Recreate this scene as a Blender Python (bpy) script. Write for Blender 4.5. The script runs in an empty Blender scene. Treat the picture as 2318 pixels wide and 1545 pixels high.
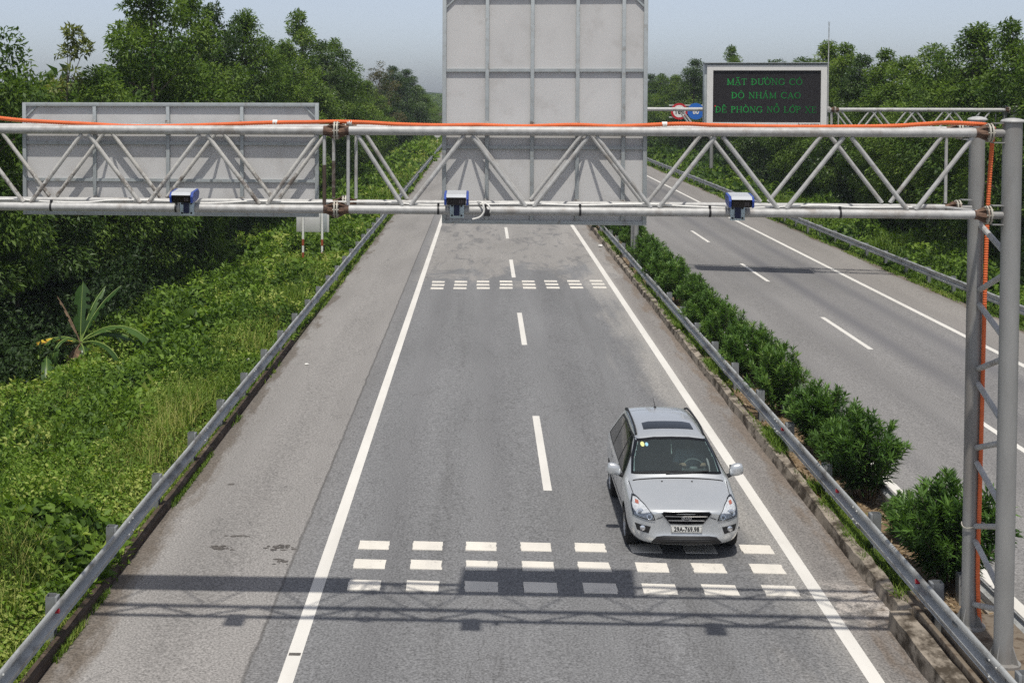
import bpy, bmesh, math, random
import numpy as np
from mathutils import Vector, Matrix
from mathutils.bvhtree import BVHTree
from mathutils.geometry import delaunay_2d_cdt

random.seed(7)
SC = bpy.context.scene
COL = SC.collection

# ------------------------------------------------------------------ camera
CAM_F, CAM_H, YAW, PITCH, ROLL = 3083.5, 7.5217, 0.0890, 0.0354, -0.0013
cd = bpy.data.cameras.new('camera')
cam = bpy.data.objects.new('camera', cd)
COL.objects.link(cam)
cd.sensor_fit = 'HORIZONTAL'
cd.sensor_width = 36.0
cd.lens = 36.0 * CAM_F / 2318.0
cd.shift_x = (1159 - 821.15) / 2318.0
cd.shift_y = -(772.5 - 320.98) / 2318.0
cd.clip_start = 0.1
cd.clip_end = 6000
_f = Vector((-math.sin(YAW) * math.cos(PITCH), math.cos(YAW) * math.cos(PITCH), -math.sin(PITCH)))
_r = Vector((math.cos(YAW), math.sin(YAW), 0))
_u = _r.cross(_f)
_r2 = math.cos(ROLL) * _r - math.sin(ROLL) * _u
_u2 = math.sin(ROLL) * _r + math.cos(ROLL) * _u
m4 = Matrix((_r2, _u2, -_f)).transposed().to_4x4()
m4.translation = Vector((0, 0, CAM_H))
cam.matrix_world = m4
SC.camera = cam

# ------------------------------------------------------------------ sky, sun, exposure
SUN_EL = math.radians(68.9)
SUN_DIR = Vector((-0.028, -0.385, 1.0)).normalized()      # towards the sun
world = bpy.data.worlds.new('World')
SC.world = world
world.use_nodes = True
wn = world.node_tree.nodes
wl = world.node_tree.links
wn.clear()
sky = wn.new('ShaderNodeTexSky')
sky.sky_type = 'NISHITA'
sky.sun_disc = False
sky.sun_elevation = SUN_EL
sky.sun_rotation = math.pi + 0.073
sky.altitude = 0
sky.air_density = 0.5
sky.dust_density = 1.3
sky.ozone_density = 1.2
bg = wn.new('ShaderNodeBackground')
bg.inputs['Strength'].default_value = 0.15
wo = wn.new('ShaderNodeOutputWorld')
hsv = wn.new('ShaderNodeHueSaturation')      # hazy summer sky: paler than clear air
hsv.inputs['Saturation'].default_value = 0.56
hsv.inputs['Value'].default_value = 1.0
wl.new(sky.outputs[0], hsv.inputs['Color'])
wl.new(hsv.outputs[0], bg.inputs['Color'])
wl.new(bg.outputs[0], wo.inputs['Surface'])
sd = bpy.data.lights.new('sun', 'SUN')
sd.energy = 3.8
sd.angle = math.radians(0.8)
sd.color = (1.0, 0.955, 0.88)
sun = bpy.data.objects.new('sun', sd)
COL.objects.link(sun)
sun.rotation_euler = (-SUN_DIR).to_track_quat('-Z', 'Y').to_euler()
sun.location = (0, -10, 40)
SC.view_settings.view_transform = 'Standard'
SC.view_settings.look = 'None'
SC.view_settings.exposure = 0.0
SC.view_settings.gamma = 1.0
SC.view_settings.use_curve_mapping = False
SC.cycles.max_bounces = 8
SC.cycles.diffuse_bounces = 3
SC.cycles.glossy_bounces = 3
SC.cycles.transmission_bounces = 6
SC.cycles.transparent_max_bounces = 8
SC.cycles.volume_bounces = 0
SC.cycles.use_denoising = False
SC.cycles.caustics_reflective = False
SC.cycles.caustics_refractive = False
SC.cycles.sample_clamp_indirect = 4.0


# ------------------------------------------------------------------ materials
def nodes(name):
    m = bpy.data.materials.new(name)
    m.use_nodes = True
    nt = m.node_tree
    nt.nodes.clear()
    out = nt.nodes.new('ShaderNodeOutputMaterial')
    return m, nt, out


class NB:
    """small helper for wiring shader nodes"""
    def __init__(s, nt):
        s.nt = nt

    def n(s, t, **kw):
        x = s.nt.nodes.new(t)
        for k, v in kw.items():
            setattr(x, k, v)
        return x

    def l(s, a, b):
        s.nt.links.new(a, b)

    def val(s, sock, v):
        if hasattr(v, 'is_output'):
            s.l(v, sock)
        else:
            sock.default_value = v

    def coord(s, which='Object'):
        return s.n('ShaderNodeTexCoord').outputs[which]

    def mapping(s, vec, scale=(1, 1, 1), loc=(0, 0, 0)):
        m = s.n('ShaderNodeMapping')
        s.l(vec, m.inputs['Vector'])
        m.inputs['Scale'].default_value = scale
        m.inputs['Location'].default_value = loc
        return m.outputs[0]

    def noise(s, vec, scale, detail=3, rough=.55, dist=0.0):
        t = s.n('ShaderNodeTexNoise')
        s.l(vec, t.inputs['Vector'])
        t.inputs['Scale'].default_value = scale
        t.inputs['Detail'].default_value = detail
        t.inputs['Roughness'].default_value = rough
        t.inputs['Distortion'].default_value = dist
        return t.outputs['Fac']

    def math(s, op, a, b=0.0, c=None, clamp=False):
        t = s.n('ShaderNodeMath', operation=op, use_clamp=clamp)
        s.val(t.inputs[0], a)
        s.val(t.inputs[1], b)
        if c is not None:
            s.val(t.inputs[2], c)
        return t.outputs[0]

    def step(s, x, a, b):
        """smooth 0..1 from a to b"""
        t = s.n('ShaderNodeMapRange', interpolation_type='SMOOTHSTEP')
        s.l(x, t.inputs['Value'])
        t.inputs['From Min'].default_value = a
        t.inputs['From Max'].default_value = b
        return t.outputs['Result']

    def rng(s, x, a, b, lo, hi):
        t = s.n('ShaderNodeMapRange')
        s.l(x, t.inputs['Value'])
        for k, v in zip(('From Min', 'From Max', 'To Min', 'To Max'), (a, b, lo, hi)):
            t.inputs[k].default_value = v
        return t.outputs['Result']

    def mix(s, fac, a, b, blend='MIX'):
        t = s.n('ShaderNodeMix', data_type='RGBA', blend_type=blend)
        s.val(t.inputs[0], fac)
        for sock, v in ((t.inputs[6], a), (t.inputs[7], b)):
            if hasattr(v, 'is_output'):
                s.l(v, sock)
            else:
                sock.default_value = (v[0], v[1], v[2], 1)
        return t.outputs[2]

    def bw(s, v):
        c = s.n('ShaderNodeCombineColor')
        for i in range(3):
            s.l(v, c.inputs[i])
        return c.outputs[0]

    def principled(s, out, col, rough=.6, metal=0.0, spec=.5, bump=None, bstr=.2, bdist=.01):
        p = s.n('ShaderNodeBsdfPrincipled')
        if hasattr(col, 'is_output'):
            s.l(col, p.inputs['Base Color'])
        else:
            p.inputs['Base Color'].default_value = (*col, 1)
        s.val(p.inputs['Roughness'], rough)
        s.val(p.inputs['Metallic'], metal)
        p.inputs['Specular IOR Level'].default_value = spec
        if bump is not None:
            b = s.n('ShaderNodeBump')
            b.inputs['Strength'].default_value = bstr
            b.inputs['Distance'].default_value = bdist
            s.l(bump, b.inputs['Height'])
            s.l(b.outputs[0], p.inputs['Normal'])
        s.l(p.outputs[0], out.inputs['Surface'])
        return p


def mat(name, col, rough=.55, metal=0.0, spec=.5, var=.12, scale=8.0, dirt=None, dirt_amt=.5, dscale=3.0,
        stretch=(1, 1, 1), bump=0.0):
    m, nt, out = nodes(name)
    b = NB(nt)
    v = b.mapping(b.coord(), stretch)
    n1 = b.noise(v, scale, 4)
    f = b.rng(n1, .25, .75, 1 - var, 1 + var)
    c = b.mix(1.0, col, b.bw(f), 'MULTIPLY')
    if dirt:
        n2 = b.noise(v, dscale, 5, .65)
        d = b.math('MULTIPLY', b.step(n2, .62 - .25 * dirt_amt, .78 - .2 * dirt_amt), min(1, dirt_amt + .3))
        c = b.mix(d, c, dirt)
    b.principled(out, c, rough, metal, spec, bump=n1 if bump else None, bstr=bump)
    return m


def leaf_mat(name, dark, light, pale=None, trans=.35, rough=.42, spec=.5):
    """leaf colour runs from dark to light by a random per-leaf 'tint' attribute"""
    m, nt, out = nodes(name)
    b = NB(nt)
    at = b.n('ShaderNodeAttribute', attribute_name='tint')
    t = at.outputs['Fac']
    oi = b.n('ShaderNodeObjectInfo')
    tt = b.math('ADD', t, b.rng(oi.outputs['Random'], 0, 1, -.14, .14), clamp=True)
    c = b.mix(tt, dark, light)
    if pale:
        c = b.mix(b.step(tt, .8, 1.0), c, pale)
    p = b.n('ShaderNodeBsdfPrincipled')
    b.l(c, p.inputs['Base Color'])
    p.inputs['Roughness'].default_value = rough
    p.inputs['Specular IOR Level'].default_value = spec
    tr = b.n('ShaderNodeBsdfTranslucent')
    tc = b.mix(1.0, c, (1.15, 1.2, .55), 'MULTIPLY')
    b.l(tc, tr.inputs['Color'])
    mx = b.n('ShaderNodeMixShader')
    mx.inputs[0].default_value = trans
    b.l(p.outputs[0], mx.inputs[1])
    b.l(tr.outputs[0], mx.inputs[2])
    b.l(mx.outputs[0], out.inputs['Surface'])
    return m


# ------------------------------------------------------------------ object helpers
W = {}          # world position of every empty, so that parts can be given in world coordinates


def tag(o, label=None, cat=None, group=None, kind=None):
    if label:
        o['label'] = label
    if cat:
        o['category'] = cat
    if group:
        o['group'] = group
    if kind:
        o['kind'] = kind
    return o


def thing(name, label, cat, loc=(0, 0, 0), group=None):
    o = bpy.data.objects.new(name, None)
    o.empty_display_size = .2
    COL.objects.link(o)
    o.location = loc
    W[o.name] = Vector(loc)
    return tag(o, label, cat, group)


class MB:
    def __init__(s):
        s.v = []
        s.f = []
        s.mi = []
        s.cur = 0

    def add(s, vs, fs):
        k = len(s.v)
        s.v += [tuple(x) for x in vs]
        s.f += [tuple(i + k for i in f) for f in fs]
        s.mi += [s.cur] * len(fs)
        return s

    def box(s, x0, x1, y0, y1, z0, z1, M=None):
        vs = [Vector((x, y, z)) for x in (x0, x1) for y in (y0, y1) for z in (z0, z1)]
        if M is not None:
            vs = [M @ v for v in vs]
        return s.add(vs, [(0, 1, 3, 2), (4, 6, 7, 5), (0, 4, 5, 1), (2, 3, 7, 6), (0, 2, 6, 4), (1, 5, 7, 3)])

    def bbox(s, x0, x1, y0, y1, z0, z1, b=.01, M=None, seg=2):
        bm = bmesh.new()
        bmesh.ops.create_cube(bm, size=1)
        for v in bm.verts:
            v.co = Vector(((x0 + x1) / 2 + v.co.x * (x1 - x0), (y0 + y1) / 2 + v.co.y * (y1 - y0), (z0 + z1) / 2 + v.co.z * (z1 - z0)))
        bmesh.ops.bevel(bm, geom=list(bm.edges), offset=b, segments=seg, affect='EDGES', profile=.5)
        bm.verts.index_update()
        vs = [v.co.copy() for v in bm.verts]
        if M is not None:
            vs = [M @ v for v in vs]
        s.add(vs, [[v.index for v in f.verts] for f in bm.faces])
        bm.free()
        return s

    def path(s, pts, r, seg=10, caps=True):
        """tube along points; r a number or a list"""
        pts = [Vector(p) for p in pts]
        n = len(pts)
        rs = [r] * n if not hasattr(r, '__len__') else r
        t0 = (pts[1] - pts[0]).normalized()
        ref = Vector((0, 0, 1)) if abs(t0.z) < .9 else Vector((1, 0, 0))
        a = t0.cross(ref).normalized()
        vs = []
        for i, p in enumerate(pts):
            t = (pts[min(i + 1, n - 1)] - pts[max(i - 1, 0)]).normalized()
            a = (a - t * a.dot(t)).normalized()
            c = t.cross(a)
            for j in range(seg):
                th = 2 * math.pi * j / seg
                vs.append(p + (a * math.cos(th) + c * math.sin(th)) * rs[i])
        fs = []
        for i in range(n - 1):
            for j in range(seg):
                j2 = (j + 1) % seg
                fs.append((i * seg + j, i * seg + j2, (i + 1) * seg + j2, (i + 1) * seg + j))
        if caps:
            fs.append(tuple(range(seg))[::-1])
            fs.append(tuple((n - 1) * seg + j for j in range(seg)))
        return s.add(vs, fs)

    def tube(s, a, b, r, seg=12, r2=None):
        return s.path([a, b], [r, r2 if r2 is not None else r], seg)

    def lathe(s, c, axis, prof, seg=24):
        """prof = [(along, radius)...] around axis through c"""
        axis = Vector(axis).normalized()
        ref = Vector((0, 0, 1)) if abs(axis.z) < .9 else Vector((1, 0, 0))
        a = axis.cross(ref).normalized()
        b = axis.cross(a)
        c = Vector(c)
        vs = []
        for (h, r) in prof:
            for j in range(seg):
                th = 2 * math.pi * j / seg
                vs.append(c + axis * h + (a * math.cos(th) + b * math.sin(th)) * r)
        fs = []
        for i in range(len(prof) - 1):
            for j in range(seg):
                j2 = (j + 1) % seg
                fs.append((i * seg + j, i * seg + j2, (i + 1) * seg + j2, (i + 1) * seg + j))
        fs.append(tuple(range(seg))[::-1])
        fs.append(tuple((len(prof) - 1) * seg + j for j in range(seg)))
        return s.add(vs, fs)

    def prism(s, poly, y0, y1, M=None):
        """polygon in (x,z), extruded y0..y1"""
        n = len(poly)
        vs = [Vector((x, y0, z)) for x, z in poly] + [Vector((x, y1, z)) for x, z in poly]
        if M is not None:
            vs = [M @ v for v in vs]
        fs = [tuple(range(n)), tuple(range(2 * n - 1, n - 1, -1))]
        fs += [(i, i + n, (i + 1) % n + n, (i + 1) % n) for i in range(n)]
        return s.add(vs, fs)

    def extrude_y(s, prof, ys, closed=True, xoff=None):
        """(x,z) profile swept along Y through the list ys"""
        n = len(prof)
        vs = []
        for k, y in enumerate(ys):
            for i, (x, z) in enumerate(prof):
                dx, dz = xoff(y, i) if xoff else (0, 0)
                vs.append((x + dx, y, z + dz))
        fs = []
        for k in range(len(ys) - 1):
            for i in range(n if closed else n - 1):
                j = (i + 1) % n
                fs.append((k * n + i, k * n + j, (k + 1) * n + j, (k + 1) * n + i))
        if closed:
            fs.append(tuple(range(n))[::-1])
            fs.append(tuple((len(ys) - 1) * n + i for i in range(n)))
        return s.add(vs, fs)

    def build(s, name, mt, parent=None, angle=35, local=False, loc=None):
        org = Vector((0, 0, 0))
        if parent is not None and not local:
            org = W[parent.name]
        if loc is not None:
            org = Vector(loc)
        me = bpy.data.meshes.new(name)
        me.from_pydata([(v[0] - org.x, v[1] - org.y, v[2] - org.z) for v in s.v], [], s.f)
        for q in (mt if isinstance(mt, (list, tuple)) else [mt]):
            me.materials.append(q)
        if isinstance(mt, (list, tuple)):
            me.polygons.foreach_set('material_index', s.mi)
        bm = bmesh.new()
        bm.from_mesh(me)
        bmesh.ops.recalc_face_normals(bm, faces=bm.faces)
        bm.to_mesh(me)
        bm.free()
        if angle:
            me.shade_smooth()
            me.set_sharp_from_angle(angle=math.radians(angle))
        o = bpy.data.objects.new(name, me)
        COL.objects.link(o)
        if parent is not None:
            o.parent = parent
            W[o.name] = W[parent.name] if not local else Vector((0, 0, 0))
            if loc is not None:
                o.location = org - W[parent.name]
        else:
            o.location = org
            W[o.name] = org
        return o


def np_mesh(name, V, F, mt, tint=None, parent=None, matidx=None, smooth=False):
    """fast mesh from numpy arrays; F is (n,4) or (n,3)"""
    me = bpy.data.meshes.new(name)
    nv, nf, k = len(V), len(F), F.shape[1]
    me.vertices.add(nv)
    me.vertices.foreach_set('co', np.ascontiguousarray(V, dtype=np.float32).ravel())
    me.loops.add(nf * k)
    me.loops.foreach_set('vertex_index', np.ascontiguousarray(F, dtype=np.int32).ravel())
    me.polygons.add(nf)
    me.polygons.foreach_set('loop_start', np.arange(0, nf * k, k, dtype=np.int32))
    for q in (mt if isinstance(mt, (list, tuple)) else [mt]):
        me.materials.append(q)
    if matidx is not None:
        me.polygons.foreach_set('material_index', np.ascontiguousarray(matidx, dtype=np.int32))
    if tint is not None:
        a = me.attributes.new('tint', 'FLOAT', 'POINT')
        a.data.foreach_set('value', np.ascontiguousarray(tint, dtype=np.float32))
    me.update(calc_edges=True)
    if smooth:
        me.shade_smooth()
    o = bpy.data.objects.new(name, me)
    COL.objects.link(o)
    if parent is not None:
        o.parent = parent
    W[o.name] = Vector((0, 0, 0))
    return o


def copy_tree(o, parent=None):
    """a thing with copies of its parts and sub-parts (mesh data shared)"""
    c = o.copy()
    COL.objects.link(c)
    if parent is not None:
        c.parent = parent
    for ch in KIDS.get(o.name, []):
        k = copy_tree(ch, c)
        KIDS.setdefault(c.name, []).append(k)
    W[c.name] = W.get(o.name, Vector((0, 0, 0)))
    return c


KIDS = {}


def kid(parent, child):
    KIDS.setdefault(parent.name, []).append(child)
    return child


def text_mesh(name, body, size, mt, parent, M, extrude=.002, bold=0.0, align='CENTER', sx=1.0):
    cu = bpy.data.curves.new(name, 'FONT')
    cu.body = body
    cu.size = size
    cu.align_x = align
    cu.align_y = 'CENTER'
    cu.extrude = extrude
    cu.offset = bold
    cu.resolution_u = 3
    tmp = bpy.data.objects.new(name + '_curve', cu)
    COL.objects.link(tmp)
    dg = bpy.context.evaluated_depsgraph_get()
    me = bpy.data.meshes.new_from_object(tmp.evaluated_get(dg))
    bpy.data.objects.remove(tmp)
    org = W[parent.name]
    for v in me.vertices:
        p = M @ Vector((v.co.x * sx, v.co.y, v.co.z))
        v.co = p - org
    me.materials.clear()
    me.materials.append(mt)
    me.name = name
    o = bpy.data.objects.new(name, me)
    COL.objects.link(o)
    o.parent = parent
    W[o.name] = org
    return o


# text lying in a vertical plane that faces -Y (towards the camera): x right, z up
def face_front(x, y, z):
    return Matrix(((1, 0, 0, x), (0, 0, 1, y), (0, 1, 0, z), (0, 0, 0, 1))) @ Matrix.Scale(1, 4)


def vnoise(x, y, seed=0):
    """2-D value noise, numpy, 0..1"""
    xi = np.floor(x).astype(np.int64)
    yi = np.floor(y).astype(np.int64)
    xf, yf = x - xi, y - yi

    def h(a, b):
        n = (a * 374761393 + b * 668265263 + seed * 1442695041) & 0x7fffffff
        n = ((n ^ (n >> 13)) * 1274126177) & 0x7fffffff
        return ((n ^ (n >> 16)) & 0xffff) / 65535.0
    u = xf * xf * (3 - 2 * xf)
    w = yf * yf * (3 - 2 * yf)
    return (h(xi, yi) * (1 - u) + h(xi + 1, yi) * u) * (1 - w) + (h(xi, yi + 1) * (1 - u) + h(xi + 1, yi + 1) * u) * w
# ------------------------------------------------------------------ palette
M_GALV = mat('galvanised_tube', (.42, .418, .405), .5, .05, .5, .2, 13, (.24, .21, .18), .4, 3.2)


def half_rusty():
    m, nt, out = nodes('half_rusted_tube')
    b = NB(nt)
    co = b.coord()
    sep = b.n('ShaderNodeSeparateXYZ')
    b.l(co, sep.inputs[0])
    n1 = b.noise(co, 9, 5, .7)
    n2 = b.noise(co, 22, 4, .7)
    c = b.mix(1.0, (.47, .46, .43), b.bw(b.rng(n2, .25, .75, .82, 1.18)), 'MULTIPLY')
    z = b.math('ADD', sep.outputs[2], b.rng(n1, .3, .7, -.2, .2))
    low = b.math('MULTIPLY', b.step(z, 5.98, 5.86), b.step(n1, .42, .62))
    c = b.mix(b.math('MULTIPLY', low, .85), c, (.085, .06, .045))
    spots = b.step(n1, .66, .74)
    c = b.mix(b.math('MULTIPLY', spots, .7), c, (.14, .09, .06))
    b.principled(out, c, .6, 0, .4)
    return m


M_GALV_DIRTY = half_rusty()
M_RUSTPIPE = mat('rusted_strut', (.075, .055, .045), .8, 0, .3, .3, 14, (.3, .28, .25), .35, 8)
M_POLE = mat('galvanised_pole', (.275, .275, .265), .5, .1, .5, .15, 5, (.22, .2, .18), .5, 1.4, (1, 1, .25))
M_RUST = mat('rusty_flange', (.16, .1, .07), .8, 0, .3, .35, 14, (.05, .03, .025), .7, 9)
M_DISC = mat('flange_disc', (.42, .4, .34), .6, .1, .4, .2, 12, (.2, .12, .08), .5, 9)
M_RAIL = mat('guardrail_steel', (.43, .44, .43), .45, .12, .5, .2, 3, (.17, .16, .145), .6, 3.5, (1, .35, 1))
M_POST = mat('guardrail_post_steel', (.22, .23, .235), .5, .15, .5, .12, 9, (.2, .2, .18), .4, 6)
M_PANEL = mat('sign_back_aluminium', (.55, .545, .535), .55, .0, .4, .07, 1.6, (.47, .46, .445), .5, 2.2)
M_FRAME = mat('sign_frame_steel', (.38, .41, .415), .5, .2, .5, .1, 10, (.25, .24, .22), .4, 8)
M_SIGNFACE = mat('sign_face_green', (.02, .12, .07), .4)
M_WHITE = mat('white_paint', (.78, .77, .74), .5, 0, .4, .06, 10)
M_BLACK = mat('black_plastic', (.018, .018, .02), .5, 0, .4, .15, 20)
M_REDREF = mat('red_reflector', (.5, .01, .03), .25, 0, .6, .05, 30)
M_ORANGE = mat('orange_conduit_plastic', (.70, .15, .045), .55, 0, .35, .15, 6, (.45, .12, .06), .3, 3)
M_CABLE = mat('white_cable_sheath', (.74, .73, .69), .5, 0, .4, .08, 8)
M_CONC = mat('kerb_concrete', (.3, .26, .21), .9, 0, .2, .25, 5, (.06, .048, .035), .85, 3.2, (1, .6, 1), .3)
M_CONC2 = mat('pale_concrete', (.36, .34, .3), .9, 0, .2, .2, 6, (.14, .11, .08), .6, 3.0, (1, 1, 1), .3)
M_DKERB = mat('dirty_asphalt_kerb', (.075, .055, .042), .9, 0, .2, .45, 6, (.2, .16, .12), .35, 3.0, (1, .5, 1), .5)
M_SOIL = mat('median_soil', (.17, .12, .075), .95, 0, .1, .35, 4, (.3, .24, .16), .6, 7, (1, 1, 1), .4)
M_GREYBLUE = mat('cabinet_paint', (.55, .55, .53), .5, 0, .4, .05, 5)
M_LEAF = leaf_mat('acacia_leaf', (.048, .1, .018), (.20, .30, .046), (.28, .35, .10), .4, .55, .3)
M_LEAF_Y = leaf_mat('sparse_yellow_leaf', (.12, .15, .04), (.3, .32, .1), (.38, .36, .17), .35, .55, .3)
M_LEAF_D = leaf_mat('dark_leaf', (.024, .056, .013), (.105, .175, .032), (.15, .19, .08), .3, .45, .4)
M_LEAF_S = leaf_mat('painted_shade_leaf', (.014, .034, .010), (.052, .095, .022), (.09, .13, .05), .25, .55, .25)  # deep shade under the overhanging crowns is put into this leaf colour
M_LEAF_B = leaf_mat('browning_leaf', (.05, .058, .022), (.16, .14, .06), (.22, .17, .1), .3, .6, .3)
M_BARK = mat('bark', (.09, .075, .06), .9, 0, .2, .3, 6, (.2, .18, .15), .4, 4, (1, 1, .3), .4)
M_OLE = leaf_mat('oleander_leaf', (.034, .085, .018), (.145, .27, .05), (.23, .33, .10), .32, .5, .35)
M_STEM = mat('shrub_stem', (.1, .08, .055), .9, 0, .2, .25, 15)
M_VERGE = leaf_mat('verge_leaf', (.034, .08, .011), (.225, .36, .042), (.38, .44, .11), .38, .55, .3)
M_GRASS = leaf_mat('grass_blade', (.07, .14, .016), (.2, .29, .04), (.34, .35, .10), .36, .6, .25)
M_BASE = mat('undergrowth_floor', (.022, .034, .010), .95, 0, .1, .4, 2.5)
M_GRD = mat('ground_soil', (.06, .06, .03), .95, 0, .1, .3, .6, (.1, .08, .05), .4, .3)
M_DRY = leaf_mat('dry_leaf', (.16, .1, .05), (.36, .27, .16), (.5, .42, .3), .15)
M_BAN = leaf_mat('banana_leaf', (.03, .072, .018), (.10, .185, .04), (.2, .27, .08), .35, .35)  # greens lowered: the wood edge's shade is put into the leaf colour
M_BANY = mat('yellow_banana_leaf', (.55, .38, .04), .6, 0, .3, .4, 5, (.2, .09, .02), .7, 6)
M_BANB = mat('dead_banana_leaf', (.15, .105, .07), .9, 0, .1, .4, 6, (.4, .25, .15), .4, 5)
M_BANS = mat('banana_stem', (.12, .1, .05), .8, 0, .2, .35, 8, (.05, .03, .02), .6, 6)


def asphalt(name, left):
    m, nt, out = nodes(name)
    b = NB(nt)
    co = b.coord()
    sep = b.n('ShaderNodeSeparateXYZ')
    b.l(co, sep.inputs[0])
    X, Y = sep.outputs[0], sep.outputs[1]
    fine = b.noise(co, 30, 2, .75)
    fine2 = b.noise(co, 14, 3, .6)
    mid = b.noise(b.mapping(co, (.9, .07, 1)), 1.0, 4, .55)
    big = b.noise(b.mapping(co, (.25, .06, 1)), 1.0, 3, .5, .6)
    wob = b.noise(co, 1.6, 3)
    Xw = b.math('ADD', X, b.rng(wob, .3, .7, -.018, .018))
    if left:
        lane = (.178, .179, .181)
        sh = (.262, .251, .238)
        c = b.mix(b.step(Xw, -3.12, -3.06), sh, lane)
        # strip between the seam and the edge line is a little paler
        c = b.mix(b.math('MULTIPLY', b.step(Xw, -2.3, -3.0), .30), c, (.21, .2, .19))
        # right shoulder, dusty and brown
        c = b.mix(b.math('MULTIPLY', b.step(Xw, 4.95, 5.15), .7), c, (.215, .197, .18))
        # wheel tracks polished dark / crown between them paler
        for cx, w, amt in ((-1.5, .55, .3), (.25, .5, .26), (2.25, .55, .3), (4.0, .5, .26)):
            d = b.math('ABSOLUTE', b.math('SUBTRACT', X, cx))
            k = b.math('MULTIPLY', b.math('SUBTRACT', 1.0, b.step(d, 0, w)), amt)
            c = b.mix(k, c, (.128, .127, .130))
        # oil dripped along the middle of each lane, and a few thin cracks
        on = b.noise(b.mapping(co, (2.2, .14, 1)), 1.0, 5, .7)
        for cx in (-.65, 3.1):
            d = b.math('ABSOLUTE', b.math('SUBTRACT', X, cx))
            k = b.math('MULTIPLY', b.math('SUBTRACT', 1.0, b.step(d, 0, .42)), b.step(on, .42, .68))
            c = b.mix(b.math('MULTIPLY', k, .32), c, (.09, .088, .086))
        ck = b.math('ABSOLUTE', b.math('SUBTRACT', b.noise(b.mapping(co, (.35, .11, 1)), 1.0, 6, .62, .4), .5))
        c = b.mix(b.math('MULTIPLY', b.step(ck, .0035, .001), .3), c, (.07, .068, .066))
        # pale dust drifting against the inner edge line
        pd = b.noise(b.mapping(co, (1.6, .18, 1)), 1.0, 4, .6)
        k = b.math('MULTIPLY', b.step(b.math('ADD', X, b.rng(pd, .3, .7, -.6, .6)), 3.7, 5.1), b.step(X, 5.3, 4.95))
        c = b.mix(b.math('MULTIPLY', k, .75), c, (.33, .315, .29))
        # older, dusty surface beyond the far rumble strips with dark smears
        pn = b.noise(b.mapping(co, (.55, .22, 1)), 1.0, 4, .6, .8)
        Yw = b.math('ADD', Y, b.rng(pn, .3, .7, -6, 6))
        far = b.math('MULTIPLY', b.step(Yw, 55, 60), b.math('MULTIPLY', b.step(X, -3.0, -2.4), .8))
        sm = b.noise(b.mapping(co, (1.3, .3, 1)), 1.0, 5, .65, 1.0)
        fc = b.mix(b.step(sm, .5, .68), (.275, .262, .245), (.16, .157, .155))
        c = b.mix(far, c, fc)
        # mud along both kerbs, and the damp edge of the outer shoulder
        e = b.noise(b.mapping(co, (2.2, .35, 1)), 1.0, 4, .65)
        Xe = b.math('ADD', X, b.rng(e, .25, .75, -.35, .35))
        dampn = b.step(b.noise(b.mapping(co, (3, 1.1, 1)), 1.0, 5, .7), .36, .6)
        c = b.mix(b.math('MULTIPLY', b.math('MULTIPLY', b.step(Xe, -5.1, -5.4), b.rng(dampn, 0, 1, .25, .7)), b.step(Y, 36, 22)), c, (.13, .11, .09))
        c = b.mix(b.math('MULTIPLY', b.step(Xe, -5.4, -5.62), .7), c, (.11, .09, .07))
        c = b.mix(b.math('MULTIPLY', b.step(Xe, 5.45, 5.72), .7), c, (.16, .125, .095))
        # whitish wash at the gantry foot
        dy = b.math('ABSOLUTE', b.math('SUBTRACT', Y, 20.1))
        k = b.math('MULTIPLY', b.math('MULTIPLY', b.step(dy, 1.3, .3), b.step(Xe, 4.65, 5.15)), .85)
        k = b.math('MULTIPLY', k, b.step(b.noise(co, 3.2, 5, .7), .42, .56))
        c = b.mix(k, c, (.46, .42, .38))
        seam = b.math('ABSOLUTE', b.math('SUBTRACT', Xw, -3.08))
        c = b.mix(b.math('MULTIPLY', b.step(seam, .04, .005), .6), c, (.075, .07, .065))
    else:
        lane = (.205, .199, .193)
        c = b.mix(b.step(X, 15.6, 15.8), lane, (.225, .212, .198))
        for cx, w, amt in ((12.6, .7, .75), (14.4, .7, .75), (13.5, .8, .35), (9.0, .5, .2), (10.7, .5, .2)):
            d = b.math('ABSOLUTE', b.math('SUBTRACT', X, cx))
            k = b.math('MULTIPLY', b.math('SUBTRACT', 1.0, b.step(d, 0, w)), amt)
            k = b.math('MULTIPLY', k, b.rng(mid, .3, .7, .4, 1.1))
            c = b.mix(k, c, (.105, .104, .112))
        e = b.noise(b.mapping(co, (2.2, .35, 1)), 1.0, 4, .65)
        Xe = b.math('ADD', X, b.rng(e, .25, .75, -.35, .35))
        c = b.mix(b.math('MULTIPLY', b.step(Xe, 17.6, 17.95), .75), c, (.13, .1, .075))
    f = b.math('MULTIPLY', b.rng(fine, .3, .7, .5, 1.5), b.rng(fine2, .25, .75, .93, 1.07))
    f = b.math('MULTIPLY', f, b.rng(mid, .25, .75, .87, 1.13))
    f = b.math('MULTIPLY', f, b.rng(big, .25, .75, .88, 1.12))
    c = b.mix(1.0, c, b.bw(f), 'MULTIPLY')
    b.principled(out, c, .85, 0, .25, bump=fine, bstr=.25, bdist=.006)
    return m


def paint(name, wear, col=(.70, .68, .63)):
    m, nt, out = nodes(name)
    b = NB(nt)
    co = b.coord()
    n1 = b.noise(b.mapping(co, (1.2, .25, 1)), 1.5, 5, .6)
    n2 = b.noise(co, 26, 4, .7)
    n3 = b.noise(co, 3, 4, .6)
    c = b.mix(b.rng(n1, .3, .7, 0, .5), col, (.5, .48, .44))
    k = b.math('MULTIPLY', b.step(b.math('ADD', b.math('MULTIPLY', n2, .6), b.math('MULTIPLY', n3, .4)), .66 - .14 * wear, .8 - .14 * wear), .85)
    c = b.mix(k, c, (.2, .19, .18))
    b.principled(out, c, .7, 0, .3)
    return m


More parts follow.
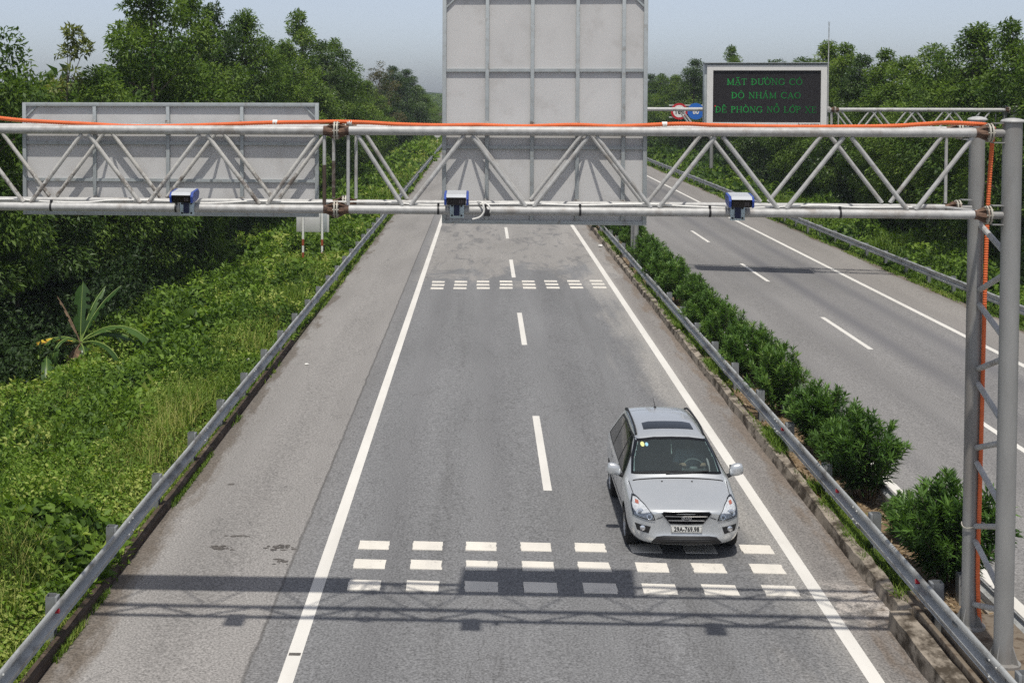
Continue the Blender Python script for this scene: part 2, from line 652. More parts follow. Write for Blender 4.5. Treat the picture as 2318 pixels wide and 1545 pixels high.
M_ASPH_L = asphalt('asphalt_grey', True)
M_ASPH_R = asphalt('asphalt_dark_tracks', False)
M_LINE = paint('line_paint', .5)
M_RUMBLE = paint('rumble_paint', .75, (.74, .7, .62))
M_STAIN = mat('oil_stain', (.105, .096, .088), .8, 0, .3, .3, 20)

# ------------------------------------------------------------------ ground
def zl(x):
    return .02 * x


def zr(x):
    return .02 - .02 * x


def terrain_z(x):
    xs = [-4000, -40, -20, -17, -14, -12, -10, -8, -6.6, -5.8, 6.0, 7.2, 18.0, 18.6, 20.5, 23, 28, 60, 4000]
    zs = [-2.4, -2.4, -2.4, -2.3, -1.9, -1.4, -.95, -.5, -.2, -.16, -.16, -.36, -.45, -.42, -.5, -.6, -1.0, -1.2, -1.2]
    return np.interp(x, xs, zs)


gx = np.array(sorted(set([-4000, -1500, -600, -250, -120, -70, -45] + list(np.arange(-40, 40.1, 1.0)) + [55, 90, 200, 500, 1500, 4000] + [-5.8, 6.2, 7.2, 18.3])))
gy = np.array([-60, 0, 20, 40, 60, 80, 100, 130, 160, 200, 260, 340, 450, 700, 1200, 2500, 5000])
GX, GY = np.meshgrid(gx, gy)
GZ = terrain_z(GX)
nx, ny = len(gx), len(gy)
idx = np.arange(nx * ny).reshape(ny, nx)
F = np.stack([idx[:-1, :-1], idx[:-1, 1:], idx[1:, 1:], idx[1:, :-1]], -1).reshape(-1, 4)
o = np_mesh('ground', np.stack([GX, GY, GZ], -1).reshape(-1, 3), F, M_GRD, smooth=True)
tag(o, kind='structure')

ROAD_END = 640.0


def strip(name, x0, x1, zf, y0, y1, mt, dz=0.0, ny=40, nx=2):
    xs = np.linspace(x0, x1, nx)
    ys = np.linspace(y0, y1, ny)
    A, B = np.meshgrid(xs, ys)
    Z = np.vectorize(zf)(A) + dz
    idx = np.arange(len(xs) * len(ys)).reshape(len(ys), len(xs))
    F = np.stack([idx[:-1, :-1], idx[:-1, 1:], idx[1:, 1:], idx[1:, :-1]], -1).reshape(-1, 4)
    o = np_mesh(name, np.stack([A, B, Z], -1).reshape(-1, 3), F, mt)
    return tag(o, kind='structure')


strip('road', -5.74, 5.95, zl, -30, ROAD_END, M_ASPH_L)
strip('road', 7.45, 18.05, zr, -30, ROAD_END, M_ASPH_R)


# painted markings: thin sheets over the asphalt
def sheet(mb, x0, x1, y0, y1, zf, dz=.004):
    mb.add([(x0, y0, zf(x0) + dz), (x1, y0, zf(x1) + dz), (x1, y1, zf(x1) + dz), (x0, y1, zf(x0) + dz)], [(0, 1, 2, 3)])


def edge(name, xc, w, zf):
    mb = MB()
    y = -20.0
    while y < 400:
        sheet(mb, xc - w / 2, xc + w / 2, y, y + 12, zf)
        y += 12
    tag(mb.build(name, M_LINE, None, 0), kind='structure')


edge('edge_line', -2.52, .2, zl)
edge('edge_line', 4.97, .2, zl)
edge('edge_line', 8.0, .2, zr)
edge('edge_line', 15.52, .2, zr)
for xc, y0, zf in ((1.226, 25.73, zl), (11.72, 27.3, zr)):
    mb = MB()
    for k in range(-2, 26):
        sheet(mb, xc - .08, xc + .08, y0 + 15 * k, y0 + 15 * k + 6, zf)
    tag(mb.build('lane_line', M_LINE, None, 0), kind='structure')
mb = MB()
rr = random.Random(3)
for ys, L in (((20.42, 21.36, 22.28), .42), ((52.5, 53.42, 54.32), .44)):
    for y in ys:
        for k in range(8):
            x = -2.05 + k * .893
            j = rr.uniform(-.012, .012)
            mb.cur = 0
            x0, x1 = x + j, x + j + .5
            for q in range(4):      # slightly ragged ends of hand-laid thermoplastic
                a = y + L * q / 4
                e0, e1 = rr.uniform(-.008, .008), rr.uniform(-.008, .008)
                mb.box(x0 + e0, x1 + e1, a, a + L / 4, zl(x) - .001, zl(x + .5) + .006)
tag(mb.build('rumble_strip', M_RUMBLE, None, 0), kind='structure')
mb = MB()
rr = random.Random(11)
for (cx, cy, rx, ry, k) in ((-4.38, 22.3, .2, .1, 24), (-4.2, 22.9, .16, .06, 8), (-3.38, 22.35, .24, .13, 30), (-3.25, 21.65, .18, .1, 16), (-4.9, 26.0, .1, .05, 5)):
    for q in range(k):
        px, py, pr = cx + rr.gauss(0, rx * .5), cy + rr.gauss(0, ry * .6), rr.uniform(.012, .06)
        n = 9
        mb.add([(px + math.cos(t * 6.283 / n) * pr * rr.uniform(.5, 1.5), py + math.sin(t * 6.283 / n) * pr * rr.uniform(.35, .9),
                 zl(px) + .004 + .0003 * q) for t in range(n)], [tuple(range(n))])
tag(mb.build('road_stain', M_STAIN, None, 0), kind='structure')
# sunken slot in the outer edge line
mb = MB()
sheet(mb, -2.6, -2.44, 17.96, 18.05, zl, .007)
tag(mb.build('road_slot', M_STAIN, None, 0), kind='structure')


# kerbs: swept profiles, ragged top
def ragged(amp, seed, sc=.8):
    def f(y, i):
        a = float(vnoise(np.array([y * sc]), np.array([i * 3.7]), seed)[0]) - .5
        c = float(vnoise(np.array([y * sc * 4]), np.array([i * 1.3]), seed + 5)[0]) - .5
        return (amp * (a + .5 * c), amp * .7 * (a * .6 + c * .5) if i in (1, 2) else 0)
    return f


mb = MB()
mb.extrude_y([(-5.74, -.2), (-5.75, .0), (-5.88, .02), (-5.9, -.25)], list(np.arange(-5, 41, .22)), True, ragged(.05, 4))
tag(mb.build('kerb', M_DKERB, None, 40), kind='structure')
mb = MB()
mb.extrude_y([(5.80, .0), (5.85, .30), (6.0, .33), (6.0, .0)], list(np.arange(19.45, 90, .3)) + list(np.arange(91, 300, 8)), True, ragged(.06, 9))
mb.extrude_y([(5.60, .0), (5.63, .36), (5.9, .38), (5.9, .0)], list(np.arange(-5, 19.41, .25)), True, ragged(.05, 14))
tag(mb.build('kerb', M_CONC, None, 40), kind='structure')
mb = MB()
mb.extrude_y([(7.42, -.25), (7.4, .1), (7.2, .12), (7.2, -.25)], list(np.arange(-5, 90, .5)) + list(np.arange(91, 300, 8)), True, ragged(.05, 21))
tag(mb.build('kerb', M_CONC, None, 40), kind='structure')
# soil of the median
xs = np.linspace(5.86, 7.3, 9)
ys = np.concatenate([np.arange(-5, 90, .35), np.arange(91, 300, 6)])
A, B = np.meshgrid(xs, ys)
Z = .23 - .12 * (A - 5.86) + .14 * (vnoise(A * 3, B * 2.2, 3) - .5) + .06 * (vnoise(A * 9, B * 7, 5) - .5)
idx = np.arange(A.size).reshape(A.shape)
F = np.stack([idx[:-1, :-1], idx[:-1, 1:], idx[1:, 1:], idx[1:, :-1]], -1).reshape(-1, 4)
tag(np_mesh('median_ground', np.stack([A, B, Z], -1).reshape(-1, 3), F, M_SOIL, smooth=True), kind='structure')
mb = MB()
mb.bbox(6.1, 6.95, 16.45, 18.6, .0, .62, .05)
mb.bbox(6.0, 6.3, 19.35, 20.1, .0, .36, .03)
mb.bbox(5.97, 6.04, 13, 19.3, .0, .43, .02)
tag(mb.build('concrete_foundation', mat('dirty_concrete', (.2, .165, .125), .95, 0, .2, .3, 5, (.09, .065, .045), .7, 5), None, 40), kind='structure')

# low distant hill beyond the trees
hx = np.linspace(-640, 260, 70)
hy = np.linspace(900, 1300, 14)
A, B = np.meshgrid(hx, hy)
prof = np.exp(-((A + 285) / 130.0) ** 2) * 21 + np.exp(-((A + 60) / 190.0) ** 2) * 9
Z = -3 + prof * np.sin(np.clip((B - 900) / 400, 0, 1) * math.pi) ** .6 * (.85 + .3 * vnoise(A / 9, B / 20, 8)) + 2.2 * vnoise(A / 4, B / 9, 2)
idx = np.arange(A.size).reshape(A.shape)
F = np.stack([idx[:-1, :-1], idx[:-1, 1:], idx[1:, 1:], idx[1:, :-1]], -1).reshape(-1, 4)
tag(np_mesh('hill', np.stack([A, B, Z], -1).reshape(-1, 3), F, mat('hill_woods', (.03, .05, .02), .9, 0, .1, .5, .15)), kind='structure')
# ------------------------------------------------------------------ sign gantries
def chord_z(z, x, bow=0.0):
    return z


def gantry(label, xl, xr_, xf, Yf, Yr, zt, zb, tops_l, tops_r, bots_l, bots_r, base_l, base_r, mats, rs=1.0):
    P = 1.526
    root = thing('sign_gantry', label, 'sign gantry', (xr_, Yf, base_r))
    mg, mgd, mp = mats
    # uprights: a front and a rear pole at each end, laced together
    for x, zbase in ((xl, base_l), (xr_, base_r)):
        for Y, r, dx in ((Yf, .110, 0), (Yr + .12, .095, 0)):
            mb = MB()
            mb.lathe((x + dx, Y, zbase), (0, 0, 1), [(0, .2), (.03, .2), (.031, r), (zt + .13 - zbase, r)], 24)
            for k in range(4):
                a = math.pi / 4 + k * math.pi / 2
                c, s_ = math.cos(a), math.sin(a)
                mb.add([(x + dx + c * r, Y + s_ * r, zbase + .25), (x + dx + c * .19, Y + s_ * .19, zbase + .03), (x + dx + c * r, Y + s_ * r, zbase + .03),
                        (x + dx + c * r + .008, Y + s_ * r, zbase + .25), (x + dx + c * .19 + .008, Y + s_ * .19, zbase + .03), (x + dx + c * r + .008, Y + s_ * r, zbase + .03)],
                       [(0, 1, 2), (5, 4, 3), (0, 3, 4, 1), (1, 4, 5, 2), (0, 2, 5, 3)])
            pole = mb.build('upright_pole', mp, root)
            mb = MB()
            mb.lathe((x + dx, Y, zt + .13), (0, 0, 1), [(0, r + .025), (.012, r + .025), (.03, r + .01), (.045, r * .6), (.05, .02)], 24)
            mb.build('cap', mg, pole)
        z = zt - 1.2
        k = 0
        dxr = 0
        while z > zbase + .3:
            # rear -> front going down, then front -> rear
            MB().tube((x + dxr + .04, Yr + .10, z), (x - .06, Yf, z - .24), .036, 10).build('lacing_bar', mg, root)
            if z - .95 > zbase:
                MB().tube((x - .06, Yf, z - .5), (x + dxr + .04, Yr + .10, z - .86), .036, 10).build('lacing_bar', mg, root)
            z -= 1.02
    # chords: four tubes, in two lengths joined at bolted flanges
    for Y, z, r in ((Yf, zt, .057 * rs), (Yf, zb, .054 * rs), (Yr, zt, .052 * rs), (Yr, zb, .042 * rs)):
        for a, b in ((xl + .3, xf - .02), (xf + .02, xr_ - .3)):
            MB().tube((a, Y, z), (b, Y, z), r, 20).build('chord', mg, root)
        for sgn, xe in ((-1, xl), (1, xr_)):
            dx = 0
            MB().tube((xe - sgn * .24, Y, z), (xe - sgn * .1 + dx, Y, z), r * .9, 16).build('chord_stub', mp, root)
            for q in (1, -1):
                MB().box(min(xe - sgn * .23, xe - sgn * .1 + dx), max(xe - sgn * .23, xe - sgn * .1 + dx), Y - .05, Y + .05, z + q * (r + .06) - .006, z + q * (r + .06) + .006).build('stub_plate', mp, root)
        # flange pairs with gussets
        for xc in (xf, xl + .27, xr_ - .27):
            mb = MB()
            for q in (-1, 1):
                mb.lathe((xc + q * .017, Y, z), (q, 0, 0), [(-.009, r + .058), (.009, r + .058)], 24)
            for k in range(8):
                a = k * math.pi / 4
                c, s_ = math.cos(a) * (r + .037), math.sin(a) * (r + .037)
                mb.tube((xc - .04, Y + c, z + s_), (xc + .04, Y + c, z + s_), .009, 6)
            fl = mb.build('flange', M_DISC, root)
            mb = MB()
            for q in (-1, 1):
                if abs(xc - xf) > .1 and (q > 0) == (xc > xf):
                    continue
                for k in range(6):
                    a = k * math.pi / 3 + .2
                    c, s_ = math.cos(a), math.sin(a)
                    e = Vector((0, -s_, c)) * .005
                    p0 = Vector((xc + q * .03, Y + c * (r - .004), z + s_ * (r - .004)))
                    p1 = Vector((xc + q * .03, Y + c * (r + .055), z + s_ * (r + .05)))
                    p2 = Vector((xc + q * .14, Y + c * (r - .004), z + s_ * (r - .004)))
                    mb.add([p0 + e, p1 + e, p2 + e, p0 - e, p1 - e, p2 - e], [(0, 1, 2), (5, 4, 3), (0, 3, 4, 1), (1, 4, 5, 2), (2, 5, 3, 0)])
                mb.lathe((xc + q * .03, Y, z), (q, 0, 0), [(0, r + .003), (.13, r + .003)], 20)
            if mb.v:
                mb.build('gusset', M_RUST, fl)
    # bracing of the front and rear faces
    for Y, r, zo in ((Yf, .0275 * rs, 0), (Yr, .0265 * rs, 0)):
        a, b = zt - .06, zb + .055
        for tops, bots, xv, m in ((tops_l, bots_l, xf - .15, mgd), (tops_r, bots_r, xf + .15, mg)):
            for xb in bots:
                for s_ in (-1, 1):
                    xt = min(tops, key=lambda q: abs(q - (xb + s_ * P / 2)))
                    MB().tube((xt - s_ * .045, Y, a), (xb + s_ * .05, Y, b), r, 10).build('brace', m, root)
            vs_ = MB().tube((xv, Y, a), (xv, Y, b), .022 * rs, 10).build('vertical_strut', mg, root)
            if m is M_GALV_DIRTY:
                MB().tube((xv, Y, b), (xv, Y, b + .5), .0245, 10).build('rusted_sleeve', M_RUSTPIPE, vs_)
    MB().tube((xr_ - .42, Yr, zt - .06), (xr_ - .42, Yr, zb + .055), .02 * rs, 10).build('vertical_strut', mg, root)
    for xs_ in list(tops_l) + list(tops_r):
        for q in (-1, 1):
            if xl + .3 < xs_ + q * P / 2 < xr_ - .3:
                MB().tube((xs_ + q * .03, Yr - .05, zt), (xs_ + q * (P / 2 - .03), Yf + .06, zt), .016 * rs, 8).build('cross_tie', mg, root)
    MB().tube((xr_ - .42, Yr - .03, zb), (xr_ - .02, Yf + .05, zb), .022 * rs, 8).build('cross_tie', mg, root)
    return root


P = 1.526
o1, o2 = -5.055, -.2
YF, YR, ZT, ZB = 16.93, 17.983, 7.06, 6.074
gantry('pale grey tubular sign gantry across the near road, carrying three blue cameras', -10.2, 6.30, -1.843, YF, YR, ZT, ZB,
       [o1 - 3 * P, o1 - 2 * P, o1 - P, o1, o1 + P, -2.04], [-1.62, o2, o2 + P, o2 + 2 * P, o2 + 3 * P, o2 + 4 * P - .02],
       [o1 - P * 2.5, o1 - P * 1.5, o1 - P / 2, o1 + P / 2, o1 + P * 1.5], [o2 - P / 2, o2 + P / 2, o2 + P * 1.5, o2 + P * 2.5, o2 + P * 3.5],
       -1.0, .62, (M_GALV, M_GALV_DIRTY, M_POLE))
YF2, YR2, ZT2, ZB2 = 58.6, 59.65, 6.87, 5.88
xa = 14.62
gantry('second grey tubular gantry farther along, spanning the right carriageway and holding the message board', 6.45, 21.92, xa, YF2, YR2, ZT2, ZB2,
       [xa - .22 - P * k for k in (4, 3, 2, 1, 0)], [xa + .22 + P * k for k in (0, 1, 2, 3, 4)],
       [xa - .22 - P * (k + .5) for k in (3, 2, 1, 0)], [xa + .22 + P * (k + .5) for k in (0, 1, 2, 3)],
       .1, -.5, (M_GALV, M_GALV, M_POLE), 1.4)


# ------------------------------------------------------------------ sign boards seen from behind
def board(label, x0, x1, z0, z1, Y, xs, zs):
    root = thing('direction_sign', label, 'road sign', ((x0 + x1) / 2, Y, z0))
    MB().box(x0 + .01, x1 - .01, Y + .045, Y + .052, z0 + .01, z1 - .01).build('panel', M_PANEL, root, 0)
    MB().box(x0 + .03, x1 - .03, Y + .054, Y + .058, z0 + .03, z1 - .03).build('sign_face', M_SIGNFACE, root, 0)
    w = .052
    for xa_, xb_ in ((x0, x0 + w), (x1 - w, x1)):
        MB().bbox(xa_, xb_, Y, Y + .044, z0, z1, .004).build('edge_frame', M_FRAME, root)
    for za, zb_ in ((z0, z0 + w), (z1 - w, z1)):
        MB().bbox(x0 + w + .001, x1 - w - .001, Y + .002, Y + .046, za, zb_, .004).build('edge_frame', M_FRAME, root)
    for x in xs:
        MB().bbox(x - .024, x + .024, Y + .003, Y + .0445, z0 + w + .001, z1 - w - .001, .004).build('upright_rail', M_FRAME, root)
    gx_ = [x0 + w] + [q for x in xs for q in (x - .025, x + .025)] + [x1 - w]
    for z in zs:
        mb = MB()
        for a, b in zip(gx_[0::2], gx_[1::2]):
            mb.box(a + .001, b - .001, Y + .012, Y + .0445, z - .02, z + .02)
        mb.build('cross_rail', M_FRAME, root, 0)
    for sx, xc in ((1, x0 + w), (-1, x1 - w)):
        MB().prism([(xc, z1 - w - .12), (xc, z1 - w - .15), (xc + sx * .15, z1 - w), (xc + sx * .12, z1 - w)], Y + .02, Y + .04).build('corner_brace', M_FRAME, root, 0)
    for x in xs[::1]:
        for za, zb_ in ((ZB - .06, ZB + .06), (ZT - .1, ZT + .1)):
            MB().box(x - .03, x + .03, Y - .012, Y + .002, za, zb_).build('mounting_plate', M_GALV_DIRTY, root, 0)
    return root


board('wide low grey sign board seen from behind on the left half of the near gantry', -6.26, -2.2, 5.87, 7.395, YR + .056,
      (-5.26, -4.25, -3.24), (6.85, 6.35))
board('tall grey sign board seen from behind, rising above the middle of the near gantry', -.555, 2.12, 5.80, 8.85, YR + .056,
      (.035, .627, 1.216, 1.812), (7.83, 6.815))
mb = MB()

# ------------------------------------------------------------------ cameras on the lower chord
M_BLUE = mat('camera_blue', (.035, .075, .33), .4, 0, .5, .08, 12)
M_BLUED = mat('bracket_navy', (.012, .02, .075), .4, 0, .5, .1, 12)
M_HOOD = mat('camera_hood_white', (.5, .52, .54), .35, .1, .5, .03, 10)
M_LENS = mat('camera_window_black', (.008, .006, .007), .12, 0, .6, .05, 10)
M_ZINC = mat('bright_zinc_plate', (.55, .66, .7), .35, .3, .5, .08, 14)
M_LED = mat('infrared_emitter', (.12, .1, .1), .3)


def camera_unit(label, x, yaw, pitch=.05):
    root = thing('traffic_camera', label, 'traffic camera', (x, YF - .1, ZB - .09), 'blue cameras on the gantry')
    px = x
    yp = YF - .066
    mb = MB()
    mb.bbox(px - .085, px + .085, yp - .008, yp + .004, ZB - .088, ZB + .088, .004)
    mb.bbox(px + .075, px + .09, yp - .0, yp + .05, ZB - .088, ZB + .085, .003)
    pl = mb.build('mounting_plate', M_ZINC, root)
    mb = MB()
    for sx in (-.06, .06):
        for sz in (-.06, .06):
            mb.lathe((px + sx, yp - .008, ZB + sz), (0, -1, 0), [(0, .012), (.012, .012)], 8)
    mb.build('bolt', M_BLACK, pl)
    R = Matrix.Translation((px, yp - .13, ZB + .165)) @ Matrix.Rotation(yaw, 4, 'Z') @ Matrix.Rotation(pitch, 4, 'X') @ Matrix.Diagonal((.84, 1.6, .84, 1))
    mb = MB()
    mb.bbox(px - .035, px + .035, yp - .05, yp - .008, ZB - .06, ZB + .09, .006)
    mb.tube((px - .01, yp - .03, ZB + .08), (px + .0, yp - .05, ZB + .13), .03, 10)
    mb.build('bracket', M_BLUED, root)
    mb = MB()        # housing: trapezoid section in (y,z), seen from in front it is a wide box
    mb.bbox(-.135, .135, -.11, .12, -.074, .06, .008, R)
    mb.build('housing', M_BLACK, root)
    mb = MB()        # hood: flat top falling forward over the window
    hood = [(-.135, .040), (-.14, .044), (-.108, .082), (.13, .088), (.13, .066), (-.10, .064)]
    n = len(hood)
    vs = [R @ Vector((-.142, y, z)) for y, z in hood] + [R @ Vector((.142, y, z)) for y, z in hood]
    mb.add(vs, [tuple(range(n)), tuple(range(2 * n - 1, n - 1, -1))] + [(i, i + n, (i + 1) % n + n, (i + 1) % n) for i in range(n)])
    mb.build('hood', M_HOOD, root, 25)
    mb = MB()
    mb.bbox(-.132, .132, -.118, -.111, -.072, .040, .002, R)
    win = mb.build('window', M_LENS, root)
    mb = MB()
    for i in range(3):
        for j in range(3):
            c = R @ Vector((.05 + i * .024, -.1185, -.04 + j * .019))
            mb.lathe(c, R.to_3x3() @ Vector((0, -1, 0)), [(0, .0075), (.003, .006)], 8)
    mb.build('emitter', M_LED, win)
    for s_ in (-1, 1):
        mb = MB()
        side = [(-.125, -.075), (-.135, .02), (-.10, .082), (.1, .092), (.135, .03), (.1, -.055), (.02, -.078)]
        n = len(side)
        vs = [R @ Vector((s_ * .144, y, z)) for y, z in side] + [R @ Vector((s_ * .176, y * .93, z * .93)) for y, z in side]
        mb.add(vs, [tuple(range(n)), tuple(range(2 * n - 1, n - 1, -1))] + [(i, i + n, (i + 1) % n + n, (i + 1) % n) for i in range(n)])
        mb.build('end_cap', M_BLUE, root, 25)
    return root


camera_unit('blue and white traffic camera before the wide low sign board, leftmost of the three', -3.73, .0)
camera_unit('blue and white traffic camera below the tall sign board, beside a coiled white cable', -.335, .0)
camera_unit('blue and white traffic camera on the right part of the gantry, over the bare road', 3.07, -.05)

# ------------------------------------------------------------------ orange conduit
pts = [(-9.8, 7.16), (-8.4, 7.2), (-7.3, 7.26), (-6.5, 7.233), (-6.155, 7.195), (-5.808, 7.165), (-5.0, 7.125), (-4.43, 7.10), (-3.694, 7.112),
       (-2.737, 7.149), (-2.2, 7.158), (-1.84, 7.165), (-1.5, 7.158), (-1.073, 7.135), (-.524, 7.123), (-.088, 7.13), (.455, 7.115), (1.1, 7.134), (1.638, 7.12), (2.383, 7.152),
       (2.807, 7.137), (3.752, 7.121), (4.792, 7.13), (5.3, 7.16), (5.563, 7.176), (5.83, 7.165)]


def cr(points, n):
    """catmull-rom resample"""
    p = [Vector(q) for q in points]
    p = [p[0] * 2 - p[1]] + p + [p[-1] * 2 - p[-2]]
    out = []
    for i in range(1, len(p) - 2):
        for k in range(n):
            t = k / n
            out.append(.5 * ((2 * p[i]) + (-p[i - 1] + p[i + 1]) * t + (2 * p[i - 1] - 5 * p[i] + 4 * p[i + 1] - p[i + 2]) * t * t
                             + (-p[i - 1] + 3 * p[i] - 3 * p[i + 1] + p[i + 2]) * t ** 3))
    out.append(p[-2])
    return out


def resample(pl, step):
    out = [pl[0]]
    acc = 0
    for a, b in zip(pl[:-1], pl[1:]):
        L = (b - a).length
        d = step - acc
        while d <= L:
            out.append(a.lerp(b, d / L))
            d += step
        acc = (acc + L) % step if L else acc
        acc = L - (d - step)
    return out


path3 = [(x, YF + .03, z + .004) for x, z in pts]
path3 += [(6.05, YF + .16, 7.15), (6.24, YF + .45, 7.10), (6.38, YF + .85, 7.02), (6.43, YR - .03, 6.85), (6.425, YR + .02, 6.4), (6.41, YR + .02, 6.0), (6.395, YR + .02, 5.1),
          (6.385, YR + .02, 3.7), (6.375, YR + .02, 2.4), (6.365, YR + .02, 1.5), (6.38, YR + .02, 1.0), (6.42, YR + .08, .72), (6.5, YR + .3, .55), (6.55, YR + .7, .4)]
pl = resample(cr(path3, 14), .016)
root = thing('conduit', 'orange corrugated conduit lying along the near gantry top and down between its poles', 'conduit', tuple(pl[0]))
mb = MB()
mb.path(pl, [.028 if i % 2 else .0232 for i in range(len(pl))], 10)
mb.build('hose', M_ORANGE, root, 0)
for xk, zk in ((-2.62, 7.16), (-1.68, 7.16), (2.2, 7.15)):
    MB().lathe((xk, YF + .035, zk), (1, 0, 0), [(-.03, .032), (.03, .032)], 14).build('clip', M_CABLE, root)
MB().path([Vector((6.34 + .15 * math.cos(a), YR + .11 + .13 * math.sin(a), 1.95 + .02 * math.sin(3 * a))) for a in np.linspace(0, 6.28, 22)], .008, 6).build('tie_wire', M_DISC, root)

# ------------------------------------------------------------------ white signal cable on the lower chord, held by black ties
root = thing('signal_cable', 'thin white cable strapped with black ties along the lower tube of the near gantry', 'cable', (-6.4, YF, ZB))
rr = random.Random(5)
cp = []
x = -8.0
while x < 5.7:
    cp.append((x, YF + rr.uniform(-.01, .05), ZB + .068 + rr.uniform(-.01, .028)))
    x += rr.uniform(.35, .7)
MB().path(cr(cp, 6), .011, 6).build('sheath', M_CABLE, root)
lp = [(-.08, YF, ZB + .11), (-.02, YF - .1, ZB + .1), (.0, YF - .12, ZB + .0), (-.05, YF - .12, ZB - .07), (-.14, YF - .11, ZB - .1)]
MB().path(cr(lp, 6), .012, 6).build('loop', M_CABLE, root)
lp = [(-.02, YF - .02, ZB + .11), (.06, YF - .1, ZB + .07), (.075, YF - .11, ZB - .0), (.05, YF - .11, ZB - .04)]
MB().path(cr(lp, 6), .009, 6).build('loop', M_CABLE, root)
MB().bbox(.0, .075, YF - .12, YF - .075, ZB - .06, ZB + .02, .006).build('junction_box', M_BLACK, root)
for xk in (-5.5, -3.88, -.565, .02, 1.18, 2.75, 4.3):
    MB().lathe((xk, YF, ZB), (1, 0, 0), [(-.013, .058), (.013, .058)], 20).build('cable_tie', M_BLACK, root)
    MB().bbox(xk - .014, xk + .014, YF - .02, YF + .02, ZB + .055, ZB + .09, .004).build('cable_tie', M_BLACK, root)
# ------------------------------------------------------------------ LED message board
def emit_mat(name, col, strength):
    m, nt, out = nodes(name)
    b = NB(nt)
    at = b.n('ShaderNodeAttribute', attribute_name='tint')
    e = b.n('ShaderNodeEmission')
    e.inputs[0].default_value = (*col, 1)
    b.l(b.math('MULTIPLY', at.outputs['Fac'], strength), e.inputs[1])
    b.l(e.outputs[0], out.inputs[0])
    return m


M_LEDGREEN = emit_mat('lit_green_led', (.06, .6, .14), .42)
M_LEDRED = mat('lit_red_led', (.6, .05, .04), .4)


def screen_mat():
    m, nt, out = nodes('led_matrix')
    b = NB(nt)
    co = b.coord()
    sep = b.n('ShaderNodeSeparateXYZ')
    b.l(co, sep.inputs[0])
    fx = b.math('ABSOLUTE', b.math('SUBTRACT', b.math('FRACT', b.math('MULTIPLY', sep.outputs[0], 30)), .5))
    fz = b.math('ABSOLUTE', b.math('SUBTRACT', b.math('FRACT', b.math('MULTIPLY', sep.outputs[2], 30)), .5))
    d = b.math('ADD', b.math('MULTIPLY', fx, fx), b.math('MULTIPLY', fz, fz))
    c = b.mix(b.step(d, .07, .03), (.012, .011, .012), (.05, .042, .046))
    b.principled(out, c, .55, 0, .3)
    return m


X0, X1, Z0, Z1 = 9.16, 14.18, 6.08, 8.80
YL = 57.95
board_root = thing('message_board', 'white framed electronic message board with green lettering above the right carriageway', 'message board', ((X0 + X1) / 2, YL, Z0))
MB().bbox(X0, X1, YL + .12, YL + .55, Z0, Z1, .02).build('cabinet', M_FRAME, board_root)
mw = mat('message_board_frame', (.66, .65, .62), .5, 0, .4, .05, 4)
fw = .27
b0 = Z0 + .26
t1 = Z1 - .3
mb = MB()
mb.box(X0 + .09, X0 + .34, YL, YL + .118, Z0 + .03, Z1 - .09)
mb.box(X1 - .29, X1 - .05, YL, YL + .118, Z0 + .03, Z1 - .09)
mb.box(X0 + .341, X1 - .291, YL, YL + .118, t1 + .001, Z1 - .09)
n = 5
xx = np.linspace(X0 + .341, X1 - .291, n + 1)
for a, b_ in zip(xx[:-1], xx[1:]):
    mb.box(a, b_ - .015, YL, YL + .118, Z0 + .03, b0 - .001)
mb.build('frame', mw, board_root, 0)
MB().box(X0 - .02, X1 + .02, YL - .06, YL + .6, Z1 + .001, Z1 + .03).build('rain_hood', M_FRAME, board_root, 0)
scr = MB().box(X0 + .342, X1 - .292, YL + .06, YL + .117, b0, t1).build('screen', screen_mat(), board_root, 0)
